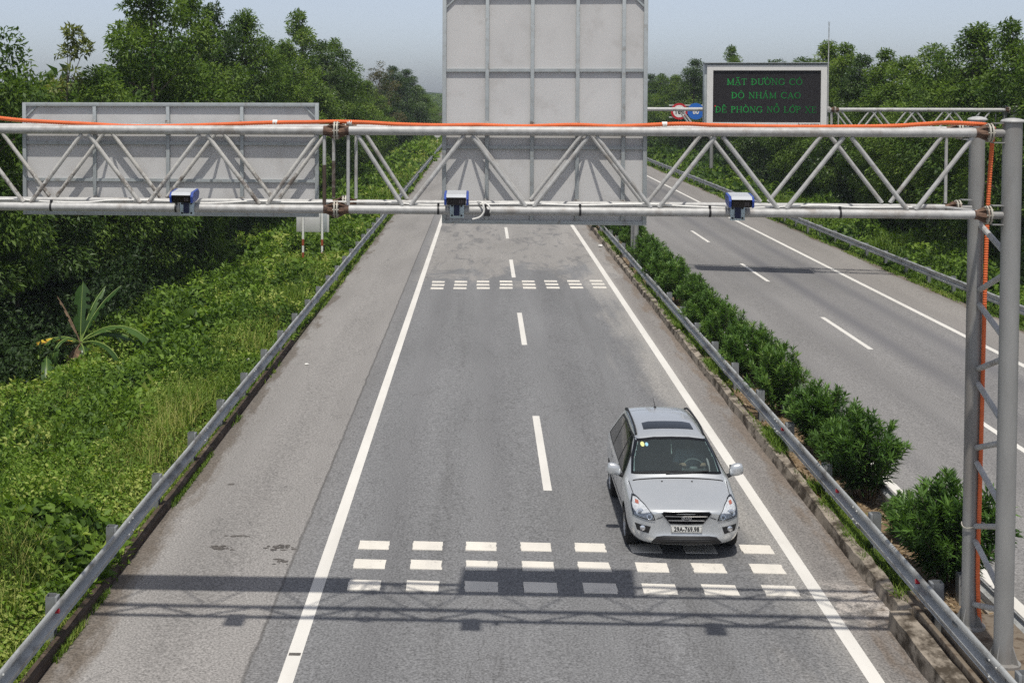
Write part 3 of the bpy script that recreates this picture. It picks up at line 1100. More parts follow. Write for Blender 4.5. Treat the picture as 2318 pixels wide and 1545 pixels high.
# serif capitals made of strokes (unit: cap height 1); k = thick, t = thin strokes
ST = {
    'M': (1.15, [('k', .18, 0, .18, 1), ('k', .97, 0, .97, 1), ('k', .18, 1, .57, .05), ('t', .57, .05, .97, 1), ('s', .03, .33, 0), ('s', .82, 1.12, 0), ('s', .05, .2, 1), ('s', .95, 1.1, 1)]),
    'A': (.95, [('t', .12, 0, .46, 1), ('k', .46, 1, .82, 0), ('t', .25, .34, .68, .34), ('s', 0, .25, 0), ('s', .68, .96, 0)]),
    'T': (.8, [('k', .4, 0, .4, 1), ('t', .04, 1, .76, 1), ('t', .04, 1, .04, .8), ('t', .76, 1, .76, .8), ('s', .25, .55, 0)]),
    'D': (.95, [('k', .18, 0, .18, 1), ('c', .18, .5, .66, .5, -90, 90), ('s', .03, .3, 0), ('s', .03, .3, 1), ('t', .0, .5, .42, .5)]),
    'U': (.95, [('k', .18, .3, .18, 1), ('c', .48, .3, .3, .3, 180, 360), ('t', .78, .3, .78, 1), ('s', .03, .33, 1), ('s', .65, .92, 1)]),
    'O': (1.0, [('c', .5, .5, .42, .5, 0, 360)]),
    'N': (1.0, [('t', .18, 0, .18, 1), ('k', .18, 1, .82, 0), ('t', .82, 0, .82, 1), ('s', .03, .33, 0), ('s', .03, .2, 1), ('s', .68, .97, 1)]),
    'G': (1.0, [('c', .52, .5, .44, .5, 45, 330), ('k', .86, .08, .86, .42), ('s', .68, .98, .42), ('t', .82, .7, .84, .98)]),
    'C': (.95, [('c', .52, .5, .44, .5, 45, 318), ('t', .82, .7, .84, .98)]),
    'H': (1.0, [('k', .18, 0, .18, 1), ('k', .82, 0, .82, 1), ('t', .18, .5, .82, .5), ('s', .03, .33, 0), ('s', .67, .97, 0), ('s', .03, .33, 1), ('s', .67, .97, 1)]),
    'E': (.82, [('k', .18, 0, .18, 1), ('t', .03, 0, .74, 0), ('t', .03, 1, .7, 1), ('t', .18, .52, .55, .52), ('t', .74, 0, .76, .25), ('t', .7, 1, .7, .78), ('t', .55, .4, .55, .64)]),
    'P': (.78, [('k', .18, 0, .18, 1), ('c', .18, .75, .5, .25, -90, 90), ('s', .03, .33, 0), ('s', .03, .3, 1)]),
    'L': (.8, [('k', .18, 0, .18, 1), ('t', .03, 0, .72, 0), ('t', .72, 0, .74, .25), ('s', .03, .33, 1)]),
    'X': (.95, [('k', .12, 1, .82, 0), ('t', .82, 1, .12, 0), ('s', .0, .26, 0), ('s', .68, .96, 0), ('s', .0, .26, 1), ('s', .68, .96, 1)]),
    ' ': (.5, []),
}
MARK = {'.': [('k', .46, -.22, .5, -.14)], 'u': [('c', .47, 1.3, .2, .14, 190, 350)], '^': [('t', .28, 1.12, .47, 1.3), ('t', .47, 1.3, .66, 1.12)],
        "'": [('k', .45, 1.12, .6, 1.32)], '`': [('k', .5, 1.12, .35, 1.32)], '?': [('c', .47, 1.42, .1, .09, -80, 150), ('t', .5, 1.32, .47, 1.22)],
        'h': [('c', .92, 1.05, .12, .14, -90, 70)]}


def seg2(mb, a, b, w, y):
    a, b = Vector(a), Vector(b)
    d = (b - a)
    if d.length < 1e-5:
        return
    d.normalize()
    nrm = Vector((-d.y, d.x)) * w / 2
    e = d * w * .15
    q = [a - e + nrm, a - e - nrm, b + e - nrm, b + e + nrm]
    mb.add([(v.x, y, v.y) for v in q], [(0, 1, 2, 3)])


def led_line(seq, xc, z, H, width):
    """seq: list of (letter, marks)"""
    total = sum(ST[c][0] + .08 for c, m_ in seq)
    sx = width / total
    x = xc - width / 2
    mb = MB()
    for c, marks in seq:
        w, st = ST[c]
        st = list(st)
        for k in marks:
            st += [tuple([q[0]] + [q[1] + (w - .95) / 2, q[2], q[3] + (w - .95) / 2 if q[0] != 'c' else q[3], q[4]] + list(q[5:])) for q in MARK[k]]
        for q in st:
            T = lambda u, v: (x + u * sx, z + v * H)
            if q[0] in 'kt':
                seg2(mb, T(q[1], q[2]), T(q[3], q[4]), .03 if q[0] == 'k' else .016, YL + .052)
            elif q[0] == 's':
                seg2(mb, T(q[1], q[3]), T(q[2], q[3]), .02, YL + .052)
            else:
                _, cx, cz, rx, rz, a0, a1 = q
                n = 18
                pr = None
                for i in range(n + 1):
                    a = math.radians(a0 + (a1 - a0) * i / n)
                    p_ = T(cx + rx * math.cos(a), cz + rz * math.sin(a))
                    if pr:
                        seg2(mb, pr, p_, .02 + .014 * abs(math.cos(a)), YL + .052)
                    pr = p_
        x += (w + .08) * sx
    o = mb.build('message_text', M_LEDGREEN, scr, 0)
    a = o.data.attributes.new('tint', 'FLOAT', 'POINT')
    vx = np.array([v[0] for v in mb.v])
    lum = np.interp(vx, [X0 + .8, X0 + 2.2, X1 - .6], [1.0, .8, .42]) * (.8 + .35 * vnoise(vx * 5, np.zeros_like(vx), 4))
    a.data.foreach_set('value', lum.astype(np.float32))


xc = (X0 + X1) / 2 - .03
led_line([('M', ''), ('A', 'u.'), ('T', ''), (' ', ''), ('D', ''), ('U', 'h'), ('O', 'h`'), ('N', ''), ('G', ''), (' ', ''), ('C', ''), ('O', "'")], xc - .02, 7.905, .245, 3.1)
led_line([('D', ''), ('O', '^.'), (' ', ''), ('N', ''), ('H', ''), ('A', "'"), ('M', ''), (' ', ''), ('C', ''), ('A', ''), ('O', '')], xc + .04, 7.345, .245, 2.85)
led_line([('D', ''), ('E', '^`'), (' ', ''), ('P', ''), ('H', ''), ('O', '`'), ('N', ''), ('G', ''), (' ', ''), ('N', ''), ('O', '^?'), (' ', ''), ('L', ''), ('O', "h'"), ('P', ''), (' ', ''), ('X', ''), ('E', '')],
         xc + .04, 6.755, .245, 4.15)
MB().lathe((X0 + .44, YL + .055, 7.02), (0, -1, 0), [(0, .03), (.004, .03)], 10).build('lit_dot', M_LEDRED, scr)
text_mesh('maker_mark', 'PHOTON', .125, M_BLACK, board_root, face_front(X1 - .95, YL - .003, Z0 + .15), bold=.003, sx=.95)
MB().box(X1 - .69, X1 - .36, YL - .004, YL - .001, Z0 + .095, Z0 + .205).build('maker_plate', M_BLACK, board_root, 0)
text_mesh('maker_mark', 'PLAY', .1, mw, board_root, face_front(X1 - .525, YL - .008, Z0 + .15), bold=.002)

# mast beside the board
mast = thing('lightning_rod', 'thin pale lightning rod rising beside the electronic message board', 'lightning rod', (14.33, YF2, ZT2))
MB().path([(14.33, YF2, ZB2 - .1), (14.33, YF2, 8.2), (14.34, YF2, 9.9)], [.035, .03, .018], 8).build('mast', M_GALV, mast)
mb = MB()
mb.tube((14.34, YF2, 9.9), (14.34, YF2, 10.3), .022, 8)
mb.tube((14.34, YF2, 10.3), (14.31, YF2, 10.55), .012, 6)
mb.tube((14.34, YF2, 10.3), (14.37, YF2, 10.55), .012, 6)
mb.build('finial', M_FRAME, mast)
MB().bbox(14.24, 14.42, YF2 - .1, YF2 + .05, ZT2 - .12, ZT2 + .12, .02).build('clamp', M_GALV, mast)

# control cabinet behind the far gantry's outer column
cab = thing('control_cabinet', 'small white control cabinet on legs at the far gantry column, cut by the right edge', 'cabinet', (23.2, 60.4, -.6))
MB().bbox(22.74, 23.5, 60.1, 60.6, 1.36, 2.5, .02).build('box', M_GREYBLUE, cab)
MB().bbox(22.82, 23.42, 60.07, 60.099, 1.44, 2.42, .01).build('door', M_GREYBLUE, cab)
for sx in (22.85, 23.39):
    MB().tube((sx, 60.35, -.6), (sx, 60.35, 1.36), .04, 8).build('leg', M_POLE, cab)

# ------------------------------------------------------------------ speed limit gallows farther on
YS = 128
arm = thing('sign_post', 'grey post with a side arm on the verge far behind the message board', 'sign post', (20.9, YS, -.6))
MB().lathe((20.9, YS, -.6), (0, 0, 1), [(0, .17), (7.6, .15)], 16).build('pole', M_POLE, arm)
for z in (6.45, 5.35):
    MB().tube((17.0, YS, z), (20.9, YS, z), .07, 10).build('arm', M_GALV, arm)
MB().tube((19.2, YS, 6.45), (20.9, YS, 5.35), .04, 8).build('arm_brace', M_GALV, arm)
M_RED = mat('sign_red', (.5, .02, .03), .4, 0, .4, .04, 5)
M_BLUES = mat('sign_blue', (.02, .14, .52), .4, 0, .4, .04, 5)


def round_sign(label, x, z, r, txt, ring, face, ink, cat):
    root = thing('speed_sign', label, cat, (x, YS - .12, z))
    MB().lathe((x, YS - .1, z), (0, -1, 0), [(0, r), (.03, r)], 40).build('disc', ring, root)
    if face is not None:
        MB().lathe((x, YS - .132, z), (0, -1, 0), [(0, r * .74), (.004, r * .74)], 40).build('face', face, root)
    text_mesh('numerals', txt, r * .95, ink, root, face_front(x, YS - .15, z - .02), bold=.02, sx=.8)
    MB().box(x - .04, x + .04, YS - .098, YS - .05, z - r * .9, z + r * .9).build('rear_rib', M_GALV, root, 0)


round_sign('round white speed limit sign with a red ring reading 100', 17.92, 5.92, .76, '100', M_RED, M_WHITE, M_BLACK, 'speed sign')
round_sign('round blue minimum speed sign reading 60, half behind the message board', 19.42, 5.92, .76, '60', M_BLUES, None, M_WHITE, 'speed sign')

# ------------------------------------------------------------------ roadside board on two banded posts, seen from behind
YB = 63.0
M_BAND = mat('faded_red_band', (.32, .075, .035), .6, 0, .3, .15, 10)
rs = thing('road_sign', 'grey plate on two red and white banded posts standing in the left verge', 'road sign', (-7.95, YB, -.55))
MB().bbox(-8.74, -7.2, YB + .05, YB + .075, 1.05, 2.1, .01).build('panel', M_PANEL, rs)
MB().bbox(-7.62, -7.3, YB + .03, YB + .049, 1.08, 2.0, .006).build('rear_plate', M_FRAME, rs)
for px in (-8.42, -7.52):
    mb = MB()
    z = -.85
    c = 0
    mb.lathe((px, YB, -.9), (0, 0, 1), [(0, .055), (3.05, .055)], 14)
    po = mb.build('post', M_WHITE, rs)
    for za in (-.2, .42):
        MB().lathe((px, YB, za), (0, 0, 1), [(0, .058), (.3, .058)], 14).build('red_band', M_BAND, po)
fs = thing('road_sign', 'small round sign seen from behind on a thin post, far along the left verge', 'road sign', (-6.55, 191, -.4))
MB().tube((-6.55, 191, -.6), (-6.55, 191, 2.3), .06, 10).build('post', M_WHITE, fs)
mb = MB()
mb.lathe((-6.55, 190.9, 1.85), (0, -1, 0), [(0, .5), (.03, .5)], 24)
mb.build('panel', M_PANEL, fs)
for za in (.15, .75):
    MB().lathe((-6.55, 191, za), (0, 0, 1), [(0, .065), (.3, .065)], 10).build('yellow_band', mat('faded_yellow_band', (.5, .4, .12), .6), fs)


# ------------------------------------------------------------------ guardrails
def guardrail(label, xface, dirx, zc, zg, y0, y1, py0, pitch, post_h, name='guardrail', refl=()):
    """xface: x of the traffic side of the beam, dirx: +1 if the traffic side looks towards +x"""
    root = thing(name, label, 'guardrail', (xface, y0, zg))
    h = .155
    s = dirx
    prof = [(0.0, -h), (-.012 * s, -h + .01), (.0, -.125), (.0, -.085), (-.078 * s, -.035), (-.078 * s, .035), (.0, .085), (.0, .125), (-.012 * s, h - .01), (-.03 * s, h),
            (-.033 * s, h - .003), (-.016 * s, h - .014), (-.005 * s, .125), (-.005 * s, .088), (-.083 * s, .038), (-.083 * s, -.038), (-.005 * s, -.088), (-.005 * s, -.125), (-.016 * s, -h + .012)]
    ys = list(np.arange(y0, 60, 1.0)) + list(np.arange(60, y1, 5.0)) + [y1]

    def wob(y, i):
        a = float(vnoise(np.array([y * .35]), np.array([xface * 3.1]), 17)[0]) - .5
        return (.02 * a, .018 * (float(vnoise(np.array([y * .3]), np.array([xface * 7.7]), 23)[0]) - .5))
    mb = MB()
    mb.extrude_y([(xface + x, zc + z) for x, z in prof], ys, True, wob)
    # overlapping splice plates
    y = py0 + .3
    splices = []
    while y < min(y1, 110):
        sp = MB()
        sp.extrude_y([(xface + x + .009 * s, zc + z * 1.03) for x, z in prof[:10]] + [(xface + x + .001 * s, zc + z) for x, z in prof[:10][::-1]], [y, y + .34], True, lambda yy, i, y=y: wob(y, i))
        for dz in (-.1, .1):
            for dy in (.06, .28):
                sp.lathe((xface + .008 * s, y + dy, zc + dz), (s, 0, 0), [(0, .02), (.02, .014)], 7)
        splices.append(sp)
        y += 2 * pitch
    bo = mb.build('beam', M_RAIL, root, 40)
    for sp in splices:
        sp.build('splice', M_RAIL, bo, 40)
    for ry in refl:
        q = MB()
        wx, wz = wob(ry, 0)
        q.lathe((xface - .05 * s + wx, ry, zc + .03 + wz), (s, 0, 0), [(0, .035), (.05, .035), (.055, .03)], 12)
        q.build('reflector', M_REDREF, bo)
    # posts: folded channel and blockout
    def post_bm():
        m_ = MB()
        a, c = xface - .095 * s, xface - .13 * s
        w = .075
        x2, x3 = xface - .245 * s, xface - .252 * s
        pts_ = [(x3 + .0, -w), (c - .11 * s + .0, -w)]
        m_.box(min(x3, c), max(x3, c), py0 - w, py0 - w + .006, zg - .5, zg + post_h)
        m_.box(min(x3, c), max(x3, c), py0 + w - .006, py0 + w, zg - .5, zg + post_h)
        m_.box(min(x3, x3 + .006 * s), max(x3, x3 + .006 * s), py0 - w + .0061, py0 + w - .0061, zg - .5, zg + post_h - .001)
        return m_

    def block_bm():
        m_ = MB()
        a, c = xface - .085 * s, xface - .129 * s
        c2 = xface - .14 * s
        m_.bbox(min(a, c), max(a, c), py0 - .07, py0 + .07, zg + post_h - .34, zg + post_h - .004, .008)
        m_.lathe((c2 + .011 * s, py0 + .02, zg + post_h - .1), (-s, 0, 0), [(0, .016), (.02, .014)], 7)
        return m_
    p0 = post_bm().build('post', M_POST, root, 0, loc=(xface, py0, zg))
    b0_ = block_bm()
    bo_ = MB()
    bo_.v, bo_.f, bo_.mi = [(v[0] - xface, v[1] - py0, v[2] - zg) for v in b0_.v], b0_.f, b0_.mi
    bk = bo_.build('blockout', M_POST, None, 35)
    bk.parent = p0
    rr = random.Random(int(abs(xface) * 10))
    k = 1
    while py0 + k * pitch < y1 and k < 96:
        p_ = p0.copy()
        COL.objects.link(p_)
        p_.location = p0.location + Vector((rr.uniform(-.012, .012), k * pitch + rr.uniform(-.05, .05), rr.uniform(-.02, .02)))
        p_.rotation_euler = (rr.uniform(-.02, .02), rr.uniform(-.02, .02), rr.uniform(-.05, .05))
        q = bk.copy()
        COL.objects.link(q)
        q.parent = p_
        k += 1
    return root


guardrail('galvanised guardrail along the overgrown left verge, its posts standing in weeds', -5.745, 1, .44, -.115, 9, 300, 9.05, 3.03, .70, refl=(17.9,))
guardrail('galvanised guardrail on the near side of the planted median, beside the silver car', 6.06, -1, .665, .2, 9, 250, 10.02, 3.03, .65, refl=(19.5, 23.9, 28.2))
guardrail('galvanised guardrail on the far side of the median, hidden behind the oleander bushes', 7.16, 1, .42, .1, 9, 200, 11.2, 3.03, .44)
guardrail('galvanised guardrail along the outer edge of the right carriageway', 18.22, -1, .21, -.42, 36, 300, 37.0, 3.03, .79)
# ------------------------------------------------------------------ foliage
def rand_unit(rng, n):
    v = rng.normal(size=(n, 3))
    return v / np.linalg.norm(v, axis=1, keepdims=True)


def norm(v):
    return v / (np.linalg.norm(v, axis=1, keepdims=True) + 1e-9)


def leaves(P, D, N, L, Wd, bend=.12):
    """kite-shaped leaves: base P, direction D, rough normal N, length L, width Wd"""
    S = norm(np.cross(D, N))
    N = np.cross(S, D)
    L = L[:, None]
    Wd = Wd[:, None]
    mid = P + D * L * .45 + N * L * bend
    tip = P + D * L - N * L * bend * .6
    V = np.stack([P, mid + S * Wd * .5, tip, mid - S * Wd * .5], 1).reshape(-1, 3)
    n = len(P)
    F = np.arange(n * 4).reshape(n, 4)
    return V, F


def crown_mesh(name, seed, R, H, base, ncl, per, L, mt, peak=.45, pointy=.75, droop=.45, clump=.33, sparse=1.0):
    """acacia-like crown: leaf clumps gathered on an uneven envelope, with gaps between them"""
    rng = np.random.default_rng(seed)
    t = rng.random(ncl) ** .85
    ang = rng.random(ncl) * 2 * np.pi
    ph = rng.random(6) * 6.28
    lob = 1 + .22 * np.sin(2 * ang + ph[0] + 3 * t) + .16 * np.sin(3 * ang + ph[1] - 5 * t) + .12 * np.sin(7 * t + ph[2])
    env = np.where(t < peak, .36 + .64 * np.sin(t / peak * np.pi / 2), np.clip(1 - ((t - peak) / (1 - peak)), 0, 1) ** pointy * .92 + .08)
    rad = R * env * lob * np.sqrt(rng.uniform(.18, 1.0, ncl))
    C = np.stack([rad * np.cos(ang), rad * np.sin(ang), base + (H - base) * t], 1)
    top = C[:, 2] > H - .4
    C[top, :2] *= .5
    cr = R * clump * rng.uniform(.6, 1.25, ncl) * np.clip(1.15 - .55 * t, .4, 1)
    cnt = np.maximum(8, (per * (cr / (R * clump)) ** 2 * sparse).astype(int))
    ci = np.repeat(np.arange(ncl), cnt)
    n = len(ci)
    U = rand_unit(rng, n)
    rr_ = rng.random(n) ** .38
    off = U * (rr_ * cr[ci])[:, None]
    off[:, 2] *= .8
    Pp = C[ci] + off
    outward = norm(Pp - np.array([0, 0, base + (H - base) * .4]))
    D = norm(.55 * U + .35 * outward + .65 * rand_unit(rng, n) + np.array([0, 0, -droop]))
    N = norm(.8 * rand_unit(rng, n) + .55 * outward + np.array([0, 0, .55]))
    Ls = L * rng.uniform(.7, 1.3, n)
    V, F = leaves(Pp, D, N, Ls, Ls * rng.uniform(.26, .4, n))
    ctint = rng.uniform(0, .55, ncl)
    tint = np.clip(ctint[ci] + rng.uniform(-.2, .45, n), 0, 1)
    # twigs that carry the clumps
    me = np_mesh(name, V, F, mt, np.repeat(tint, 4))
    return me, C


def trunk_mesh(name, seed, H, C, r0, parent=None, mt=None):
    rr = random.Random(seed)
    mb = MB()
    pts = []
    n = 9
    lx, ly = rr.uniform(-.3, .3), rr.uniform(-.3, .3)
    for i in range(n):
        t = i / (n - 1)
        pts.append(Vector((lx * math.sin(t * 2.4), ly * math.sin(t * 2.0 + .3) - ly * .29, H * .92 * t)))
    mb.path(pts, [r0 * (1 - .85 * i / (n - 1)) for i in range(n)], 8)
    idxs = list(range(len(C)))
    rr.shuffle(idxs)
    for i in idxs[:26]:
        c = Vector(C[i])
        t = max(.12, min(.85, (c.z - c.xy.length * .7) / (H * .92)))
        k = t * (n - 1)
        a = pts[int(k)].lerp(pts[min(n - 1, int(k) + 1)], k - int(k))
        m_ = a.lerp(c, .5) + Vector((0, 0, .15 * c.xy.length))
        r = r0 * .38 * (1 - .6 * t)
        mb.path([a, m_, c], [r, r * .65, r * .3], 5, False)
    return mb.build(name, mt or M_BARK, parent, 60, local=True)


PROTO = []
specs = [  # R, H, base, clumps, leaves per clump, leaf length, material, peak, pointy, droop
    (2.5, 12.0, 1.2, 130, 300, .21, M_LEAF, .52, .72, .5),
    (2.3, 12.0, 1.0, 115, 310, .21, M_LEAF, .48, .62, .45),
    (2.7, 12.0, 1.4, 140, 290, .21, M_LEAF, .55, .55, .5),
    (2.2, 12.0, .8, 115, 300, .21, M_LEAF, .46, .85, .4),
    (2.5, 12.0, 1.0, 120, 300, .22, M_LEAF_D, .52, .6, .5),
    (2.4, 12.0, 1.0, 70, 170, .25, M_LEAF_B, .45, .7, .4),
    (1.35, 12.0, 4.0, 46, 90, .26, M_LEAF_Y, .45, .7, .2),
]
for i, (R, H, base, ncl, per, L, mt, pk, pt, dr) in enumerate(specs):
    c_, C_ = crown_mesh('crown', 100 + i, R, H, base, ncl, per, L, mt, pk, pt, dr)
    t_ = trunk_mesh('trunk', 40 + i, H, C_, .15 if i < 6 else .07)
    PROTO.append((c_.data, t_.data))
    bpy.data.objects.remove(c_)
    bpy.data.objects.remove(t_)


def tree(name, label, cat, x, y, ztop, width, kind, rot=0.0, group=None, zb=None):
    z0 = float(terrain_z(x)) - .1 if zb is None else zb
    root = thing(name, label, cat, (x, y, z0), group)
    H = ztop - z0
    R0 = specs[kind][0]
    root.rotation_euler = (0, 0, rot)
    wf = 1.22 if kind != 6 else 1.1
    root.scale = (wf * width / R0, wf * width / R0, H / 12.0)
    for nm, me in zip(('crown', 'trunk'), PROTO[kind]):
        o_ = bpy.data.objects.new(nm, me)
        COL.objects.link(o_)
        o_.parent = root
    return root


# front row on the left, from the left edge of the view to the far end of the road
LT = [
    (-17.2, 37.5, 9.0, 2.7, 4, 'dark leafy tree at the very left edge, close behind the banana plants'),
    (-16.3, 41.5, 10.4, 2.1, 0, 'feathery tree rising at the left edge above the end of the low sign board'),
    (-16.6, 47.0, 7.3, 2.4, 4, 'dark tree behind the banana plants with only its lower foliage in view'),
    (-16.2, 52.5, 9.7, 1.35, 6, 'slender sparse yellowish tree standing alone against the sky left of the tall acacias'),
    (-15.4, 53.5, 7.9, 2.2, 2, 'low bushy tree whose rounded top shows just above the left sign board'),
    (-14.4, 58.0, 12.6, 2.3, 3, 'tallest acacia, its pointed top touching the upper edge left of the middle'),
    (-15.8, 61.0, 10.6, 2.2, 1, 'broad acacia shouldering the tallest tree on its left side'),
    (-14.0, 64.0, 11.7, 2.1, 1, 'acacia with a rounded head directly right of the tallest one'),
    (-14.2, 70.5, 11.6, 1.9, 4, 'darker acacia between two lighter ones behind the left sign board'),
    (-13.5, 76.0, 11.4, 2.2, 0, 'bright green acacia with a cone-shaped head above the right half of the left sign'),
    (-13.6, 84.0, 10.3, 2.2, 2, 'spreading acacia with lower crown between two pointed ones, left of centre'),
    (-13.5, 92.0, 10.4, 2.2, 0, 'acacia with a sloping crown just left of the narrow tall one'),
    (-13.7, 100.0, 13.0, 2.4, 3, 'narrow tall acacia rising like a tower above the right end of the left sign'),
    (-13.3, 109.0, 11.2, 2.4, 4, 'rounded dark acacia to the right of the tower-like one'),
    (-13.0, 117.0, 11.6, 2.4, 1, 'dark acacia ending the main clump beside the gap of sky'),
    (-12.9, 131.0, 8.9, 2.5, 2, 'lower green tree filling the foot of the sky gap left of the tall sign'),
    (-12.9, 148.0, 8.2, 2.5, 0, 'small tree below the sky gap, beyond the joint of the gantry'),
    (-12.8, 168.0, 10.9, 2.2, 5, 'brownish half-dry tree in the small clump left of the tall sign board'),
    (-12.3, 182.0, 10.6, 2.4, 4, 'dark tree with a flat head right of the half-dry one'),
    (-11.6, 205.0, 10.6, 2.7, 4, 'dark dense tree nearest the left edge of the tall sign board'),
    (-11.2, 230.0, 8.4, 2.4, 1, 'small shaded tree at the far end of the left verge'),
    (-11.8, 258.0, 6.6, 2.6, 2, 'low far tree by the left edge of the tall sign, just above the gantry tube'),
    (-13.0, 300.0, 6.2, 3.2, 0, 'hazy low tree closing the left side of the road far away'),
]
rr = random.Random(21)
for x, y, zt, w, k, lab in LT:
    tree('tree', lab, 'tree', x, y, zt + .35, w, k, rr.uniform(0, 6.28))
RT = [
    (22.6, 55.0, 10.2, 2.2, 1, 'acacia at the right edge behind the far gantry column'),
    (22.0, 59.5, 10.1, 1.7, 3, 'slim pointed tree cut by the upper right edge of the view'),
    (22.9, 66.0, 10.1, 2.3, 0, 'tall bright acacia with a pointed head near the right edge'),
    (22.9, 72.0, 9.4, 2.3, 2, 'rounded acacia left of the tall pointed one on the right'),
    (23.0, 77.0, 9.0, 2.3, 1, 'lower leafy acacia in the middle of the right-hand row'),
    (23.3, 82.0, 9.6, 1.8, 3, 'narrow acacia with a small cone top, third to the right of the mast'),
    (23.4, 87.0, 9.4, 1.9, 4, 'narrow dark acacia, second to the right of the mast'),
    (23.7, 92.5, 10.3, 2.0, 3, 'acacia with a spire-like top just right of the mast'),
    (23.9, 98.0, 10.5, 2.2, 0, 'acacia directly behind the thin mast beside the message board'),
    (24.0, 106.0, 9.6, 2.5, 2, 'acacia hidden behind the right side of the message board'),
    (24.2, 116.0, 9.8, 2.5, 4, 'dark acacia behind the middle of the message board'),
    (24.3, 128.0, 9.6, 2.6, 1, 'acacia behind the left half of the message board'),
    (26.0, 147.0, 12.0, 1.9, 3, 'distant tree whose tip alone peeps above the message board'),
    (23.8, 158.0, 10.9, 2.4, 4, 'dark tree just left of the message board above the round signs'),
    (23.6, 172.0, 9.2, 2.4, 0, 'lower tree between the tall sign board and the message board'),
    (24.2, 190.0, 9.7, 2.4, 1, 'tree beside the right edge of the tall sign board'),
    (24.4, 205.0, 9.9, 2.6, 4, 'far dark tree half hidden by the tall sign board on its right side'),
]
for x, y, zt, w, k, lab in RT:
    tree('tree', lab, 'tree', x, y, zt + .35, w, k, rr.uniform(0, 6.28))
# rows standing behind the front ones: only bits of them show through the gaps
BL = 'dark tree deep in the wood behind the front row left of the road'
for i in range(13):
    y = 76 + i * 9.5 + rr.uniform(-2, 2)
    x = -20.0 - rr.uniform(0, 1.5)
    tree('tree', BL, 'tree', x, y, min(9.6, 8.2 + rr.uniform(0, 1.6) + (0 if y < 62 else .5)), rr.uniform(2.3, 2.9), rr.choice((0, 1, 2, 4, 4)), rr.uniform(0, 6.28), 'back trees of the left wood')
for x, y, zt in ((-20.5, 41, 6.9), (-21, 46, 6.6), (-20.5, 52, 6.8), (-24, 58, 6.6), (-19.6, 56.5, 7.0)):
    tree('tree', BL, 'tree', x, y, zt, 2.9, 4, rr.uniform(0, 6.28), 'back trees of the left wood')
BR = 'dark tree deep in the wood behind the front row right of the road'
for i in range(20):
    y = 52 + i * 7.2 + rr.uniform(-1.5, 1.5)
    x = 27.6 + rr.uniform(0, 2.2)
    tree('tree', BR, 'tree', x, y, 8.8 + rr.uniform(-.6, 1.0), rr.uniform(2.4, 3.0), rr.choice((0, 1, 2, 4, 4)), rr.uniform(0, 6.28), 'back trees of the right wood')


# dense lower growth at the foot of both woods: bushes, shade put into their leaf colour, no longer told apart
def thicket(name, label, boxes, n, seed, L, mt, clump=.55):
    rng = np.random.default_rng(seed)
    wts = np.array([(b[1] - b[0]) * (b[3] - b[2]) / (.5 * (b[2] + b[3])) ** 1.2 for b in boxes])
    ch = rng.choice(len(boxes), n, p=wts / wts.sum())
    B = np.array(boxes)[ch]
    x = rng.uniform(B[:, 0], B[:, 1])
    y = rng.uniform(B[:, 2], B[:, 3])
    h = B[:, 4] * (.45 + .75 * vnoise(x * .55, y * .42, seed)) * (.8 + .4 * vnoise(x * 1.7, y * 1.4, seed + 1))
    u = rng.random(n) ** .6
    z = terrain_z(x) + h * u
    U = rand_unit(rng, n)
    P_ = np.stack([x, y, z], 1) + U * .25
    D = norm(rand_unit(rng, n) + np.array([0, -.2, -.35]))
    N = norm(.8 * rand_unit(rng, n) + np.array([0, -.3, .8]))
    Ls = L * rng.uniform(.7, 1.35, n) * (1 + (y - 40).clip(0, 200) / 120)
    V, F = leaves(P_, D, N, Ls, Ls * .36)
    tint = np.clip(vnoise(x * .9, y * .7, seed + 4) * .5 + rng.uniform(-.15, .4, n), 0, 1)
    o_ = np_mesh(name, V, F, mt, np.repeat(tint, 4))
    return tag(o_, label, 'undergrowth', None, 'stuff')


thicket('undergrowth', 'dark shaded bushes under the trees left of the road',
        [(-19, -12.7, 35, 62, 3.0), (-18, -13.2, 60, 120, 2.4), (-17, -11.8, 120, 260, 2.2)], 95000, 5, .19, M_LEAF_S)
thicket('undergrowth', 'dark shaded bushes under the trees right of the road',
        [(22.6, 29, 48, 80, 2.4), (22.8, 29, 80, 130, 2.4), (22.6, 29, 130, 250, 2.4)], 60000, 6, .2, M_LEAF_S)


# far woods that close the view
def far_wood(name, x0, x1, y0, y1, top, n, seed, zg):
    rng = np.random.default_rng(seed)
    x = rng.uniform(x0, x1, n)
    y = rng.uniform(y0, y1, n)
    h = (top - zg) * (.72 + .4 * vnoise(x / 4.0, y / 5.0, seed)) * (.9 + .2 * vnoise(x / 1.3, y / 1.5, seed + 1))
    u = rng.random(n) ** .45
    z = zg + h * u
    P_ = np.stack([x, y, z], 1)
    D = norm(rand_unit(rng, n) + np.array([0, -.2, -.3]))
    N = norm(.8 * rand_unit(rng, n) + np.array([0, -.3, .7]))
    Ls = rng.uniform(.7, 1.4, n)
    V, F = leaves(P_, D, N, Ls, Ls * .5)
    tint = np.clip(vnoise(x / 5, y / 6, seed + 2) * .6 + rng.uniform(-.15, .3, n), 0, 1)
    o_ = np_mesh(name, V, F, M_LEAF, np.repeat(tint, 4))
    return o_


